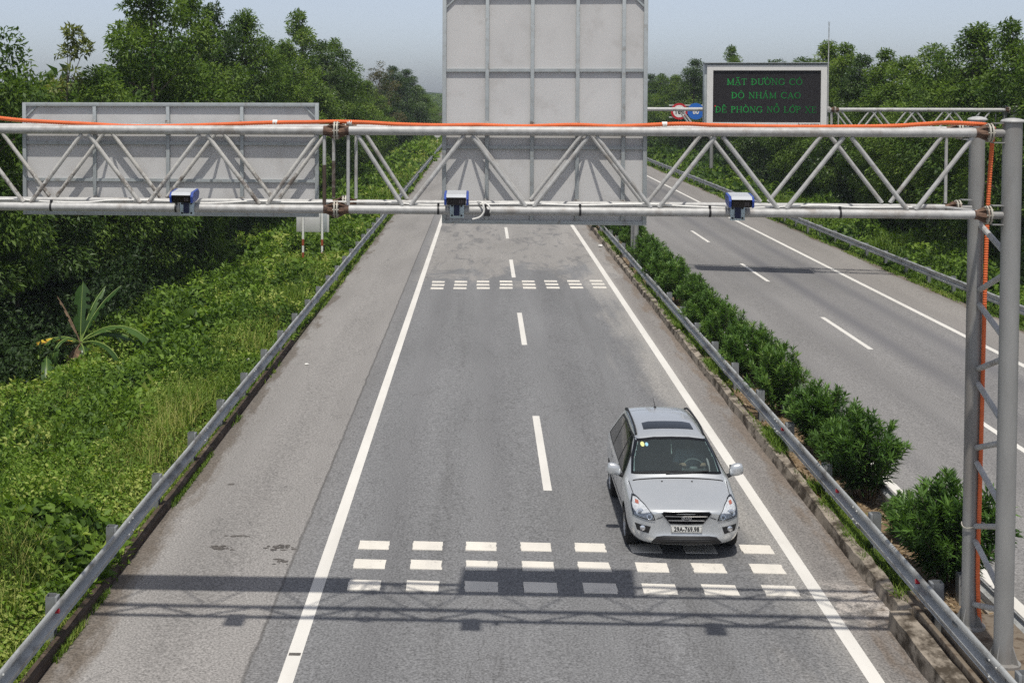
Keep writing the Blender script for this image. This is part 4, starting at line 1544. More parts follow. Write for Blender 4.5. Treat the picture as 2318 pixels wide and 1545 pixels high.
P1 = []
fw = far_wood('far_wood', -70, -14, 330, 420, 4.6, 26000, 31, -2.4)
tag(fw, 'far hazy wood beyond the left trees at the end of the road', 'wood', None, 'stuff')
fw = far_wood('far_wood', -60, 90, 645, 700, 7.0, 26000, 32, -2.0)
tag(fw, 'far hazy wood closing the road straight ahead behind the tall sign', 'wood', None, 'stuff')
fw = far_wood('far_wood', 21, 80, 225, 330, 8.6, 26000, 33, -1.2)
tag(fw, 'far wood on the right beyond the round speed signs', 'wood', None, 'stuff')
fw = far_wood('far_wood', -60, -24, 75, 230, 8.2, 30000, 34, -2.4)
tag(fw, 'mass of distant tree tops filling the depth of the left wood', 'wood', None, 'stuff')


# ------------------------------------------------------------------ oleander bushes in the median
def oleander_mesh(seed, R, H, nst, per):
    rng = np.random.default_rng(seed)
    P_, D_, N_, L_, T_ = [], [], [], [], []
    stems = MB()
    for i in range(nst):
        a = rng.uniform(0, 6.283)
        q = math.sqrt(rng.uniform(0.0, 1))
        h = H * (1 - .42 * q * q) * rng.uniform(.78, 1.08)
        tip = np.array([R * q * math.cos(a) * rng.uniform(.85, 1.15), R * q * math.sin(a) * rng.uniform(.85, 1.15), h])
        base = np.array([.16 * math.cos(a) * q, .16 * math.sin(a) * q, 0])
        ctrl = base * .4 + tip * .6 + np.array([0, 0, h * .12])
        if i % 3 == 0:
            stems.path([base, (base + ctrl) / 2 + np.array([0, 0, h * .05]), ctrl, tip], [.013, .011, .008, .004], 5, False)
        ct = rng.uniform(0, .5)
        t = 1 - rng.random(per) ** 1.15 * .84
        B0 = (1 - t)[:, None] ** 2 * base + (2 * t * (1 - t))[:, None] * ctrl + (t ** 2)[:, None] * tip
        ax = norm((tip - ctrl)[None])[0]
        aa = rng.random(per) * 6.283
        ref = norm(np.cross(ax, np.array([.3, .9, .1]))[None])[0]
        ref2 = np.cross(ax, ref)
        side = np.cos(aa)[:, None] * ref + np.sin(aa)[:, None] * ref2
        up = (.35 + .75 * (t - .3))[:, None]
        D = norm(ax * up + side * .85 + rng.normal(size=(per, 3)) * .16)
        N = norm(np.cross(np.cross(D, np.array([0, 0, 1.0])), D) + rng.normal(size=(per, 3)) * .25)
        P_.append(B0 + rng.normal(size=(per, 3)) * .012)
        D_.append(D)
        N_.append(N)
        L_.append(rng.uniform(.11, .185, per))
        T_.append(np.clip(ct + (t - .6) * .5 + rng.uniform(-.15, .35, per), 0, 1))
    P_, D_, N_, L_, T_ = (np.concatenate(q) for q in (P_, D_, N_, L_, T_))
    V, F = leaves(P_, D_, N_, L_, L_ * .2, .05)
    f = np_mesh('foliage', V, F, M_OLE, np.repeat(T_, 4))
    s_ = stems.build('stems', M_STEM, None, 60, local=True)
    out = (f.data, s_.data)
    bpy.data.objects.remove(f)
    bpy.data.objects.remove(s_)
    return out


OLE = [oleander_mesh(60 + i, R_, H_, k_, p_) for i, (R_, H_, k_, p_) in enumerate(((.86, 1.45, 104, 84), (.8, 1.5, 92, 78), (.9, 1.38, 106, 76), (.78, 1.52, 78, 70), (.88, 1.42, 116, 70), (.82, 1.46, 66, 86)))]
BU = [(7.0, 20.95, 1.08, 1.12, 'dark oleander bush beside the gantry poles, nearest in the median'),
      (7.0, 23.1, .5, .5, 'small low oleander sprout between the two nearest bushes'),
      (6.85, 26.9, .62, .74, 'small oleander filling the gap behind the second nearest bush'),
      (6.95, 25.2, 1.06, 1.08, 'broad oleander bush standing apart, second from the gantry poles'),
      (6.95, 28.5, .95, 1.0, 'oleander bush with a gap of road showing through it, third from the gantry poles'),
      (6.8, 31.7, .95, 1.08, 'oleander bush level with the rear of the silver car, fourth from the gantry poles'),
      (6.8, 35.2, .95, 1.02, 'tall full oleander bush just beyond the car, fifth from the gantry poles'),
      (6.75, 38.6, .9, .95, 'oleander bush sixth from the gantry poles, touching its taller neighbour'),
      (6.8, 41.9, .92, .98, 'oleander bush seventh from the gantry poles'),
      (6.85, 45.0, .85, .96, 'oleander bush eighth from the gantry poles'),
      (7.25, 47.2, .42, .85, 'small thin oleander leaning out over the right carriageway'),
      (6.75, 48.4, .92, 1.0, 'oleander bush ninth from the gantry poles, behind the small leaning one'),
      (6.8, 51.6, .95, 1.0, 'oleander bush level with the far rumble strips'),
      (6.8, 55.0, .85, .92, 'oleander bush just beyond the far rumble strips'),
      (6.9, 58.4, .95, 1.0, 'oleander bush twelfth in the row, with a twig reaching over the road'),
      (6.75, 62.0, .95, 1.05, 'oleander bush with bright tips, short of the lower right corner of the tall sign'),
      (6.9, 66.0, .95, 1.1, 'bright oleander bush nearest the lower right corner of the tall sign'),
      (6.55, 70.0, 1.0, 1.1, 'dark shaded oleander directly under the right corner of the tall sign'),
      (6.5, 74.5, 1.0, 1.1, 'last oleander bush in view under the lower edge of the tall sign')]
rr = random.Random(9)
for i, (x, y, sr, sh, lab) in enumerate(BU):
    root = thing('oleander_bush', lab, 'bush', (x, y, .15), 'oleander bushes along the median')
    root.rotation_euler = (0, 0, rr.uniform(0, 6.28))
    root.scale = (sr, sr, sh)
    for nm, me in zip(('foliage', 'stems'), OLE[i % 6]):
        o_ = bpy.data.objects.new(nm, me)
        COL.objects.link(o_)
        o_.parent = root


# ------------------------------------------------------------------ verge growth
def blades(P_, rng, L, W, lean=.5, spread=1.0):
    n = len(P_)
    a = rng.random(n) * 6.283
    le = rng.uniform(.05, lean, n)
    d1 = np.stack([np.cos(a) * le * .5, np.sin(a) * le * .5, np.ones(n)], 1)
    d2 = np.stack([np.cos(a) * (le * 2.2), np.sin(a) * (le * 2.2), np.ones(n) * .55], 1)
    s_ = np.stack([-np.sin(a), np.cos(a), np.zeros(n)], 1)
    mid = P_ + norm(d1) * (L * .55)[:, None]
    tip = mid + norm(d2) * (L * .5)[:, None]
    w = W[:, None]
    V = np.stack([P_ - s_ * w * .5, P_ + s_ * w * .5, mid + s_ * w * .45, mid - s_ * w * .45, tip], 1).reshape(-1, 3)
    k = np.arange(n)[:, None] * 5
    F = np.concatenate([np.concatenate([k, k + 1, k + 2, k + 3], 1), np.concatenate([k + 3, k + 2, k + 4, k + 4], 1)], 0)
    T3 = np.concatenate([np.concatenate([k, k + 1, k + 2], 1), np.concatenate([k, k + 2, k + 3], 1), np.concatenate([k + 3, k + 2, k + 4], 1)], 0)
    return V, T3


def mound(x, y, seed):
    """height of the weeds above the slope"""
    a = vnoise(x * .38, y * .3, seed)
    b = vnoise(x * .95, y * .8, seed + 1)
    c = vnoise(x * 2.3, y * 2.1, seed + 2)
    return .12 + .95 * np.clip(a - .2, 0, 1) * (.25 + 1.0 * b) + .6 * b * c + .3 * c + .16 * vnoise(x * 5.2, y * 4.8, seed + 3)


def verge(name, label, xa, xb, inner, y0, y1, nleaf, nblade, seed, sgn, thr=1.0, nbush=200):
    rng = np.random.default_rng(seed)

    def pick(n, pw=1.7):
        # nearer ground gets more leaves per square metre
        u = rng.random(n)
        e = 1 - pw
        y = (y0 ** e + u * (y1 ** e - y0 ** e)) ** (1 / e)
        x = xa + (xb - xa) * rng.random(n) ** 1.0
        return x, y

    def hgt(x, y):
        d = np.abs(x - inner)
        clear = np.clip(np.hypot((x + 7.95) / 1.6, (y - 60.5) / 4.5) - .25, .12, 1)
        return mound(x, y, seed) * np.clip(.12 + d / 1.5, 0, 1) * clear
    # floor of the growth
    gx_ = np.linspace(xa, xb, 40)
    gy_ = y0 * (y1 / y0) ** np.linspace(0, 1, 220)
    A, B = np.meshgrid(gx_, gy_)
    Z = terrain_z(A) + hgt(A, B) * .62 - .03
    Z[:, 0] -= .3
    Z[:, -1] -= .3
    idx = np.arange(A.size).reshape(A.shape)
    F0 = np.stack([idx[:-1, :-1], idx[:-1, 1:], idx[1:, 1:], idx[1:, :-1]], -1).reshape(-1, 4)
    V0 = np.stack([A, B, Z], -1).reshape(-1, 3)
    T0 = np.concatenate([F0[:, [0, 1, 2]], F0[:, [0, 2, 3]]])
    # broad leaves of vines and weeds
    x, y = pick(nleaf)
    e = .15
    h = hgt(x, y)
    gxn = (hgt(x + e, y) - h) / e
    gyn = (hgt(x, y + e) - h) / e
    N = norm(np.stack([-gxn, -gyn, np.ones_like(x)], 1) + .55 * rng.normal(size=(nleaf, 3)))
    z = terrain_z(x) + h * (.45 + .68 * rng.random(nleaf) ** 1.3) + .02
    D = norm(np.cross(N, rand_unit(rng, nleaf)) + np.array([0, 0, .12]))
    grassy = vnoise(x * .3, y * .22, seed + 7) + .5 * vnoise(x * .8, y * .5, seed + 8) - .10 * np.abs(x - inner) + .45 + .4 * np.clip((25 - y) / 6, 0, 1) > thr
    L = (.095 + .075 * rng.random(nleaf)) * (1 + np.clip(y - 24, 0, 300) / 48)
    sp = vnoise(x * .55, y * .33, seed + 21)
    L = L * np.where(sp > .62, 1.55, np.where(sp < .36, .62, 1.0))
    L = np.where(grassy, L * .55, L)
    P_ = np.stack([x, y, z], 1)
    V1, F1 = leaves(P_, D, N, L, L * rng.uniform(.42, .7, nleaf), .1)
    T1 = np.concatenate([F1[:, [0, 1, 2]], F1[:, [0, 2, 3]]])
    t1 = np.clip(.1 + .5 * vnoise(x * .7, y * .5, seed + 5) + .5 * (vnoise(x * 2.6, y * 2.2, seed + 6) - .4) + rng.uniform(-.25, .4, nleaf), 0, 1)
    t1 = np.clip(t1 + np.where(sp < .36, .22, 0) - np.where(sp > .62, .18, 0), 0, 1)
    pale = (vnoise(x * .8, y * .5, seed + 31) > .78) & (rng.random(nleaf) < .45)
    t1 = np.where(pale, 1.0, t1)
    # grass blades
    x, y = pick(nblade)
    g = vnoise(x * .3, y * .22, seed + 7) + .5 * vnoise(x * .8, y * .5, seed + 8) - .10 * np.abs(x - inner) + .45 + .4 * np.clip((25 - y) / 6, 0, 1)
    keep = (g > thr + rng.uniform(-.2, .2, nblade)) | (np.abs(x - inner) < .6)
    x, y = x[keep], y[keep]
    n = len(x)
    h = hgt(x, y)
    near = np.abs(x - inner) < .6
    tall = vnoise(x * .5, y * .3, seed + 41)
    L = np.where(near, rng.uniform(.10, .28, n), rng.uniform(.22, .6, n) * (.55 + 1.1 * tall)) * (1 + np.clip(y - 30, 0, 200) / 200)
    Wd = (.011 + .008 * rng.random(n)) * (1 + np.clip(y - 20, 0, 300) / 24)
    P_ = np.stack([x, y, terrain_z(x) + h * .55], 1)
    V2, T2 = blades(P_, rng, L, Wd, .8)
    t2 = np.clip(.05 + .75 * vnoise(x * .45, y * .28, seed + 11) + rng.uniform(-.25, .45, n), 0, 1)
    # bushier clumps rising out of the carpet
    bx, by, br = [], [], []
    for k in range(nbush):
        u = rng.random()
        yy = (y0 ** -.5 + u * (y1 ** -.5 - y0 ** -.5)) ** -2
        xx = inner + sgn * (1.3 + (abs(xb - inner) - 1.6) * rng.random() ** .8)
        bx.append(xx)
        by.append(yy)
        br.append(rng.uniform(.3, .85) * (1 + min(1.2, yy / 90)))
    bx, by, br = np.array(bx), np.array(by), np.array(br)
    br = np.where(np.hypot((bx + 7.95) / 1.8, (by - 60) / 6) < 1, .12, br)
    cnt = (620 * (br / .5) ** 1.6 / (1 + by / 60)).astype(int)
    ci = np.repeat(np.arange(nbush), cnt)
    n3 = len(ci)
    U = rand_unit(rng, n3)
    U[:, 2] = np.abs(U[:, 2])
    lump = 1 + .3 * np.sin(5 * U[:, 0] + ci) * np.sin(4 * U[:, 1] + 2 * ci)
    rad = (br[ci] * lump * rng.random(n3) ** .25)[:, None]
    P3 = np.stack([bx[ci], by[ci], terrain_z(bx[ci]) + .12], 1) + U * rad * np.array([1, 1, 1.0])
    D3 = norm(.5 * U + .7 * rand_unit(rng, n3) + np.array([0, 0, -.1]))
    N3 = norm(U + .55 * rand_unit(rng, n3) + np.array([0, 0, .4]))
    L3 = (.09 + .08 * rng.random(n3)) * (1 + np.clip(by[ci] - 24, 0, 300) / 48)
    V3, F3 = leaves(P3, D3, N3, L3, L3 * .5, .1)
    T3 = np.concatenate([F3[:, [0, 1, 2]], F3[:, [0, 2, 3]]])
    t3 = np.clip(rng.uniform(0, .6, nbush)[ci] + rng.uniform(-.2, .35, n3), 0, 1)
    V = np.concatenate([V0, V1, V2, V3])
    T = np.concatenate([T0, T1 + len(V0), T2 + len(V0) + len(V1), T3 + len(V0) + len(V1) + len(V2)])
    mi = np.concatenate([np.zeros(len(T0)), np.ones(len(T1)), np.full(len(T2), 2), np.ones(len(T3))])
    tint = np.concatenate([np.zeros(len(V0)), np.repeat(t1, 4), np.repeat(t2, 5), np.repeat(t3, 4)])
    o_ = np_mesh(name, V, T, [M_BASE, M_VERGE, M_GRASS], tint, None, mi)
    return tag(o_, label, 'undergrowth', None, 'stuff')


verge('verge_growth', 'bright green tangle of vines, weeds and grass on the slope left of the road', -5.86, -15.2, -5.86, 13.0, 260, 470000, 210000, 3, -1, 1.13, 520)
verge('verge_growth', 'bright grass and weeds on the verge between the right carriageway and the wood', 18.3, 24.2, 18.3, 36, 260, 130000, 80000, 12, 1, 1.0, 90)


def grass_strip(name, label, x0, x1, zf, y0, y1, n, seed, Lr, thr, mt=None):
    rng = np.random.default_rng(seed)
    u = rng.random(n)
    y = 1 / (1 / y0 + u * (1 / y1 - 1 / y0))
    x = rng.uniform(x0, x1, n)
    keep = vnoise(x * 1.1, y * .55, seed) + .35 * vnoise(x * 4, y * 3, seed + 1) > thr + rng.uniform(-.12, .12, n)
    x, y = x[keep], y[keep]
    n = len(x)
    L = rng.uniform(Lr[0], Lr[1], n) * (.6 + .8 * vnoise(x * 1.5, y * .8, seed + 2))
    Wd = (.011 + .006 * rng.random(n)) * (1 + np.clip(y - 20, 0, 300) / 25)
    P_ = np.stack([x, y, zf(x)], 1)
    V, T = blades(P_, rng, L, Wd, .9)
    t = np.clip(.15 + .5 * vnoise(x * .9, y * .6, seed + 11) + rng.uniform(-.25, .4, n), 0, 1)
    o_ = np_mesh(name, V, T, M_GRASS, np.repeat(t, 5))
    return tag(o_, label, 'grass', None, 'stuff')


grass_strip('grass', 'patchy short grass in the median between kerb and guardrail', 5.92, 6.5, lambda x: .2 - .12 * (x - 5.86), 19.6, 110, 52000, 44, (.12, .3), .62)
grass_strip('grass', 'thin grass creeping over the kerb at the left road edge', -6.0, -5.66, lambda x: -.12 + 0 * x, 15, 150, 30000, 45, (.05, .16), .7)
grass_strip('grass', 'short grass at the outer edge of the right carriageway', 17.85, 18.5, lambda x: -.4 + 0 * x, 38, 200, 26000, 46, (.08, .22), .55)
# dry leaves strewn over the median soil near the gantry foot
rng = np.random.default_rng(77)
n = 5200
y = 14 + 22 * rng.random(n) ** 1.3
x = rng.uniform(5.9, 7.3, n)
z = .23 - .12 * (x - 5.86) + .14 * (vnoise(x * 3, y * 2.2, 3) - .5) + .06 * (vnoise(x * 9, y * 7, 5) - .5) + .012
N = norm(np.array([0, 0, 1.0]) + .5 * rng.normal(size=(n, 3)))
D = norm(np.cross(N, rand_unit(rng, n)))
L = rng.uniform(.04, .11, n)
V, F = leaves(np.stack([x, y, z], 1), D, N, L, L * .35)
tag(np_mesh('dry_leaves', V, F, M_DRY, np.repeat(rng.random(n), 4)), 'dry brown leaves strewn on the median soil near the gantry poles', 'leaf litter', None, 'stuff')


# ------------------------------------------------------------------ banana plants
def banana_leaf(mb, base, az, el, L, wmax, droop, seed, fold=.35):
    """arched blade with a raised midrib and torn edges"""
    rr = random.Random(seed)
    d = Vector((math.cos(az), math.sin(az), 0))
    side = Vector((-math.sin(az), math.cos(az), 0))
    n = 16
    p = Vector(base)
    e = el
    pts = []
    for i in range(n + 1):
        pts.append((p.copy(), e))
        p = p + (d * math.cos(e) + Vector((0, 0, 1)) * math.sin(e)) * (L / n)
        e -= droop / n * (1 + i / n)
    vs, fs = [], []
    for i, (q, e_) in enumerate(pts):
        t = i / n
        w = 0.012 if t < .16 else wmax * math.sin(min(1, (t - .14) / .25) * math.pi / 2) * (1 - max(0, (t - .72) / .28) ** 2.2) * rr.uniform(.86, 1.04)
        nrm = Vector((-d.x * math.sin(e_), -d.y * math.sin(e_), math.cos(e_)))
        for k, s_ in enumerate((-1, -.5, 0, .5, 1)):
            vs.append(q + side * w * s_ + nrm * (-abs(s_) * w * fold + (0 if k != 2 else .01)))
    for i in range(n):
        for k in range(4):
            if i > 4 and k in (0, 3) and rr.random() < .26:
                continue
            a = i * 5 + k
            fs.append((a, a + 1, a + 6, a + 5))
    mb.add(vs, fs)
    rib = [q + Vector((0, 0, .012)) for q, _ in pts]
    return rib


M_RIB = mat('banana_rib', (.2, .28, .07), .5, 0, .3, .1, 10)


def banana(label, x, y, zb, h, leafs, seed, extra=True):
    root = thing('banana_plant', label, 'banana plant', (x, y, zb))
    MB().path([(x, y, zb), (x + .03, y, zb + h * .5), (x + .02, y - .02, zb + h)], [.13, .11, .07], 12).build('stem', M_BANS, root)
    top = (x + .02, y - .02, zb + h - .08)
    rr = random.Random(seed)
    for i, (az, el, L, w, dr, kind) in enumerate(leafs):
        mb = MB()
        rib = banana_leaf(mb, top, math.radians(az), math.radians(el), L, w, dr, seed * 31 + i, .3 if kind != 'b' else .8)
        o_ = mb.build('leaf', {'g': M_BAN, 'y': M_BANY, 'b': M_BANB}[kind], root, 60)
        if kind == 'g':
            a = o_.data.attributes.new('tint', 'FLOAT', 'POINT')
            a.data.foreach_set('value', np.clip(rr.uniform(.2, .6) + np.random.default_rng(i).uniform(-.1, .1, len(mb.v)), 0, 1).astype(np.float32))
        else:
            o_['label'] = 'yellow drying leaf' if kind == 'y' else 'dead brown leaf'
        MB().path(rib, [.022 * (1 - .8 * k / len(rib)) for k in range(len(rib))], 5).build('rib', M_RIB if kind != 'b' else M_BANB, o_)
    return root


bz = float(terrain_z(-12.6))
banana('large banana plant with arching leaves, one yellow, at the dark left wood edge', -12.2, 40.2, bz - .2, 1.75,
       [(-12, 44, 3.3, .25, 1.55, 'g'), (2, 36, 3.0, .26, 1.8, 'g'), (95, 84, 1.9, .25, .2, 'g'), (40, 68, 2.2, .16, .5, 'g'), (20, 52, 2.0, .15, 2.2, 'g'),
        (205, 40, 2.2, .15, 2.5, 'g'), (240, 42, 2.0, .16, 2.5, 'g'), (186, 24, 1.8, .27, .9, 'y'), (172, 8, 1.5, .2, .9, 'y'), (150, 62, 1.7, .05, .25, 'b'), (-25, 20, 2.5, .15, 1.6, 'g'), (60, 74, 2.0, .16, .5, 'g'),
        (260, -25, 1.2, .12, 1.0, 'b'), (300, -35, 1.2, .11, .9, 'b'), (225, -30, 1.1, .1, .9, 'b'), (330, -45, 1.1, .1, .7, 'b'), (280, -50, 1.3, .1, .6, 'b'), (-60, 5, 1.1, .16, 1.9, 'g')], 2)
banana('small young banana plant in front of the large one', -12.15, 36.9, float(terrain_z(-12.15)) - .05, .75,
       [(200, 40, 1.2, .19, 1.6, 'g'), (-30, 45, 1.1, .2, 1.7, 'g'), (110, 70, 1.2, .17, .7, 'g'), (265, 30, 1.1, .2, 2.0, 'g'), (40, 50, 1.1, .17, 1.5, 'g')], 3)
banana('banana plant at the left edge with one broad leaf reaching into view', -15.2, 37.2, float(terrain_z(-15.2)) - .05, 1.3,
       [(-12, 40, 2.1, .3, 1.6, 'g'), (60, 60, 1.8, .25, 1.2, 'g'), (150, 50, 1.8, .25, 1.4, 'g'), (250, 45, 1.6, .25, 1.6, 'g')], 4)


# young broad-leaved plants standing out of the verge
def sapling(label, x, y, h, r, n, seed, L, mt, cat='shrub', name='shrub'):
    rng = np.random.default_rng(seed)
    z0 = float(terrain_z(x))
    root = thing(name, label, cat, (x, y, z0))
    zz = rng.random(n) ** .7
    a = rng.random(n) * 6.283
    q = r * (1.05 - .75 * zz) * np.sqrt(rng.random(n))
    P_ = np.stack([q * np.cos(a), q * np.sin(a), h * (.25 + .75 * zz)], 1)
    D = norm(np.stack([np.cos(a), np.sin(a), .5 + rng.normal(size=n) * .4], 1) + .3 * rng.normal(size=(n, 3)))
    N = norm(np.array([0, -.2, 1.0]) + .4 * rng.normal(size=(n, 3)))
    Ls = L * rng.uniform(.7, 1.3, n)
    V, F = leaves(P_, D, N, Ls, Ls * .36)
    np_mesh('foliage', V, F, mt, np.repeat(np.clip(rng.random(n) * .7 + .2, 0, 1), 4), root)
    MB().path([(0, 0, -.1), (.03, 0, h * .5), (0, .02, h * .95)], [.025, .018, .006], 6).build('stem', M_STEM, root, local=True)


sapling('young broad-leaved plant standing at the shaded edge right of the banana leaves', -12.9, 57.5, 2.1, .6, 260, 1, .26, M_VERGE)
sapling('feathery weed plant in the shade between banana leaves and vines', -11.2, 41.5, 1.4, .75, 420, 2, .16, M_GRASS)
sapling('dense round shrub on the far left verge below the gap of sky', -12.3, 150, 3.4, 2.6, 2600, 3, .5, M_VERGE)
sapling('dark bushy shrub in the verge beyond the banded sign posts', -10.6, 84, 1.7, 1.3, 900, 4, .3, M_VERGE)
sapling('low dark round shrub in the grass beside the third guardrail post', -7.6, 26.3, .95, .42, 420, 5, .1, M_VERGE)

# scraps of litter
M_PAPER = mat('litter_paper', (.75, .74, .7), .8, 0, .2, .06, 20)
for i, (x, y, z, s_, lab) in enumerate(((-5.9, 22.6, -.06, .07, 'white paper scrap in the weeds beside the left kerb'), (-6.6, 37.2, .1, .16, 'crumpled white plastic scrap in the weeds behind the left guardrail'),
                                        (5.62, 66.5, .17, .13, 'white litter scrap lying by the median kerb'), (-4.95, 37.8, -.09, .06, 'tiny white scrap lying on the left shoulder'))):
    rr = random.Random(i)
    bm = bmesh.new()
    bmesh.ops.create_icosphere(bm, subdivisions=2, radius=s_)
    for v in bm.verts:
        v.co = Vector((v.co.x * rr.uniform(.6, 1.2), v.co.y * rr.uniform(.6, 1.2), v.co.z * rr.uniform(.1, .5)))
    mb = MB()
    mb.add([v.co + Vector((x, y, z + s_ * .15)) for v in bm.verts], [[v.index for v in f.verts] for f in bm.faces])
    bm.free()
    tag(mb.build('litter', M_PAPER, None, 20, loc=(x, y, z)), lab, 'litter')
# ------------------------------------------------------------------ the silver car, nose towards the camera
CX, CY = 3.258, 21.86
CZ = zl(CX) + .004
CARM = Matrix.Translation((CX, CY, CZ)) @ Matrix.Rotation(-.02, 4, 'Y')


def paint_mat():
    m, nt, out = nodes('silver_metallic_paint')
    b = NB(nt)
    co = b.coord()
    n1 = b.noise(co, 3.0, 3)
    fl = b.noise(co, 900, 1)
    c = b.mix(b.rng(n1, .3, .7, 0, 1), (.55, .575, .59), (.59, .61, .62))
    c = b.mix(b.rng(fl, .4, .6, 0, .25), c, (.68, .7, .72))
    dn = b.noise(b.mapping(co, (1, 1, 1)), 5, 4, .65)
    sep = b.n('ShaderNodeSeparateXYZ')
    b.l(co, sep.inputs[0])
    low = b.step(sep.outputs[2], .5, .2)
    c = b.mix(b.math('MULTIPLY', b.math('MULTIPLY', low, b.step(dn, .4, .7)), .5), c, (.3, .27, .23))
    p = b.n('ShaderNodeBsdfPrincipled')
    b.l(c, p.inputs['Base Color'])
    p.inputs['Metallic'].default_value = .5
    p.inputs['Roughness'].default_value = .32
    p.inputs['Coat Weight'].default_value = .6
    p.inputs['Coat Roughness'].default_value = .06
    liner = b.n('ShaderNodeBsdfDiffuse')
    liner.inputs[0].default_value = (.045, .044, .043, 1)
    geo = b.n('ShaderNodeNewGeometry')
    mx = b.n('ShaderNodeMixShader')
    b.l(geo.outputs['Backfacing'], mx.inputs[0])
    b.l(p.outputs[0], mx.inputs[1])
    b.l(liner.outputs[0], mx.inputs[2])
    b.l(mx.outputs[0], out.inputs[0])
    return m


def glass_mat(name, tint, gloss_rough=.02, ior=1.5, veil=0.0):
    m, nt, out = nodes(name)
    b = NB(nt)
    tr = b.n('ShaderNodeBsdfTransparent')
    tr.inputs[0].default_value = (*tint, 1)
    gl = b.n('ShaderNodeBsdfGlossy')
    gl.inputs['Roughness'].default_value = gloss_rough
    gl.inputs['Color'].default_value = (.95, .97, 1, 1)
    fr = b.n('ShaderNodeFresnel')
    fr.inputs[0].default_value = ior
    mx = b.n('ShaderNodeMixShader')
    b.l(fr.outputs[0], mx.inputs[0])
    b.l(tr.outputs[0], mx.inputs[1])
    b.l(gl.outputs[0], mx.inputs[2])
    if veil:
        df = b.n('ShaderNodeBsdfDiffuse')
        df.inputs[0].default_value = (.5, .62, .62, 1)
        m2 = b.n('ShaderNodeMixShader')
        m2.inputs[0].default_value = veil
        b.l(mx.outputs[0], m2.inputs[1])
        b.l(df.outputs[0], m2.inputs[2])
        mx = m2
    b.l(mx.outputs[0], out.inputs[0])
    return m


M_PAINT = paint_mat()
M_GLASS = glass_mat('windscreen_glass', (.62, .76, .75), .02, 1.55, .05)
M_TINT = mat('dark_side_glass', (.012, .014, .015), .06, 0, .6, .05, 5)
M_FRIT = mat('black_glass_border', (.006, .006, .007), .15, 0, .5, .05, 5)
M_TRIM = mat('black_trim', (.016, .016, .017), .55, 0, .4, .15, 20)
M_TYRE = mat('tyre_rubber', (.02, .02, .021), .85, 0, .3, .2, 12)
M_RIM = mat('alloy_rim', (.42, .43, .44), .35, .7, .5, .08, 12)
M_CHROME = mat('bright_chrome', (.75, .76, .78), .16, .9, .5, .02, 10)
M_DCHROME = mat('dark_chrome', (.32, .33, .34), .25, .8, .5, .02, 10)
M_LAMP = glass_mat('headlight_lens', (.86, .88, .9), .03)
M_LAMPIN = mat('headlight_bowl', (.85, .86, .88), .3, .15, .5, .3, 30)
M_AMBER = mat('amber_indicator', (.6, .2, .14), .3, 0, .5, .05, 10)
M_PLATE = mat('plate_white', (.72, .72, .68), .4, 0, .4, .03, 8)
M_DASH = mat('dashboard_plastic', (.05, .05, .05), .7, 0, .3, .1, 12)
M_SEAT = mat('seat_fabric', (.075, .07, .065), .9, 0, .2, .12, 12)
M_STICKY = mat('sticker_yellow_green', (.6, .62, .25), .5)
M_STICKB = mat('sticker_blue', (.25, .5, .62), .5)
M_PAPERB = mat('dashboard_paper', (.6, .68, .68), .7)

# control cage: one row per station, nose to tail; half section from keel to roof centre
# y, zb, xsill, xm, zmid, xsh, zsh, xbelt, zbelt, xr, zr, x7, z7, ztop
ST_ = [
    (0.00, .35, .42, .54, .42, .58, .52, .54, .66, .42, .735, .24, .755, .762),
    (0.015, .28, .57, .68, .40, .70, .53, .66, .69, .50, .775, .28, .798, .806),
    (0.06, .24, .71, .81, .40, .825, .56, .785, .735, .57, .805, .31, .828, .836),
    (0.20, .22, .78, .864, .42, .874, .60, .84, .79, .61, .85, .34, .868, .874),
    (0.42, .21, .82, .892, .44, .90, .66, .865, .865, .645, .907, .37, .923, .927),
    (0.75, .20, .83, .90, .45, .91, .70, .878, .925, .68, .965, .40, .982, .985),
    (1.04, .20, .83, .90, .45, .91, .72, .884, .965, .72, 1.03, .45, 1.05, 1.055),
    (1.20, .20, .83, .90, .45, .91, .73, .886, .975, .715, 1.12, .43, 1.165, 1.175),
    (1.55, .20, .83, .90, .45, .91, .74, .886, .985, .665, 1.37, .40, 1.405, 1.415),
    (1.82, .20, .83, .90, .45, .91, .74, .885, .99, .615, 1.53, .38, 1.562, 1.572),
    (1.98, .20, .83, .90, .45, .91, .74, .885, .995, .60, 1.568, .37, 1.605, 1.615),
    (2.50, .20, .83, .90, .45, .91, .74, .885, 1.005, .595, 1.605, .37, 1.642, 1.652),
    (3.20, .20, .83, .90, .45, .91, .74, .885, 1.02, .59, 1.598, .36, 1.636, 1.647),
    (3.80, .20, .82, .895, .45, .905, .74, .88, 1.035, .575, 1.565, .35, 1.60, 1.612),
    (4.15, .21, .81, .885, .46, .895, .74, .868, 1.04, .56, 1.515, .34, 1.55, 1.56),
    (4.33, .24, .79, .865, .47, .875, .74, .845, 1.03, .56, 1.36, .34, 1.39, 1.40),
    (4.46, .28, .74, .82, .48, .84, .72, .80, .98, .56, 1.08, .33, 1.11, 1.12),
    (4.53, .33, .64, .72, .49, .74, .68, .70, .86, .48, .93, .28, .95, .96),
]
bm = bmesh.new()
rows = []
for (y, zb, xs_, xm, zm, xh, zh, xb, zbt, xr_, zr_, x7, z7, zt_) in ST_:
    half = [(0, zb), (xs_ * .6, zb), (xs_, zb + .03), (xm, zm), (xh, zh), (xb, zbt), (xr_, zr_), (x7, z7), (0, zt_)]
    ring = half + [(-x, z) for x, z in half[-2:0:-1]]
    k = .10 * math.exp(-(y / .5)) if y < 2 else 0
    rows.append([bm.verts.new((x, y + k * (x / .8) ** 2 * 1.2, z)) for x, z in ring])
n = len(rows[0])
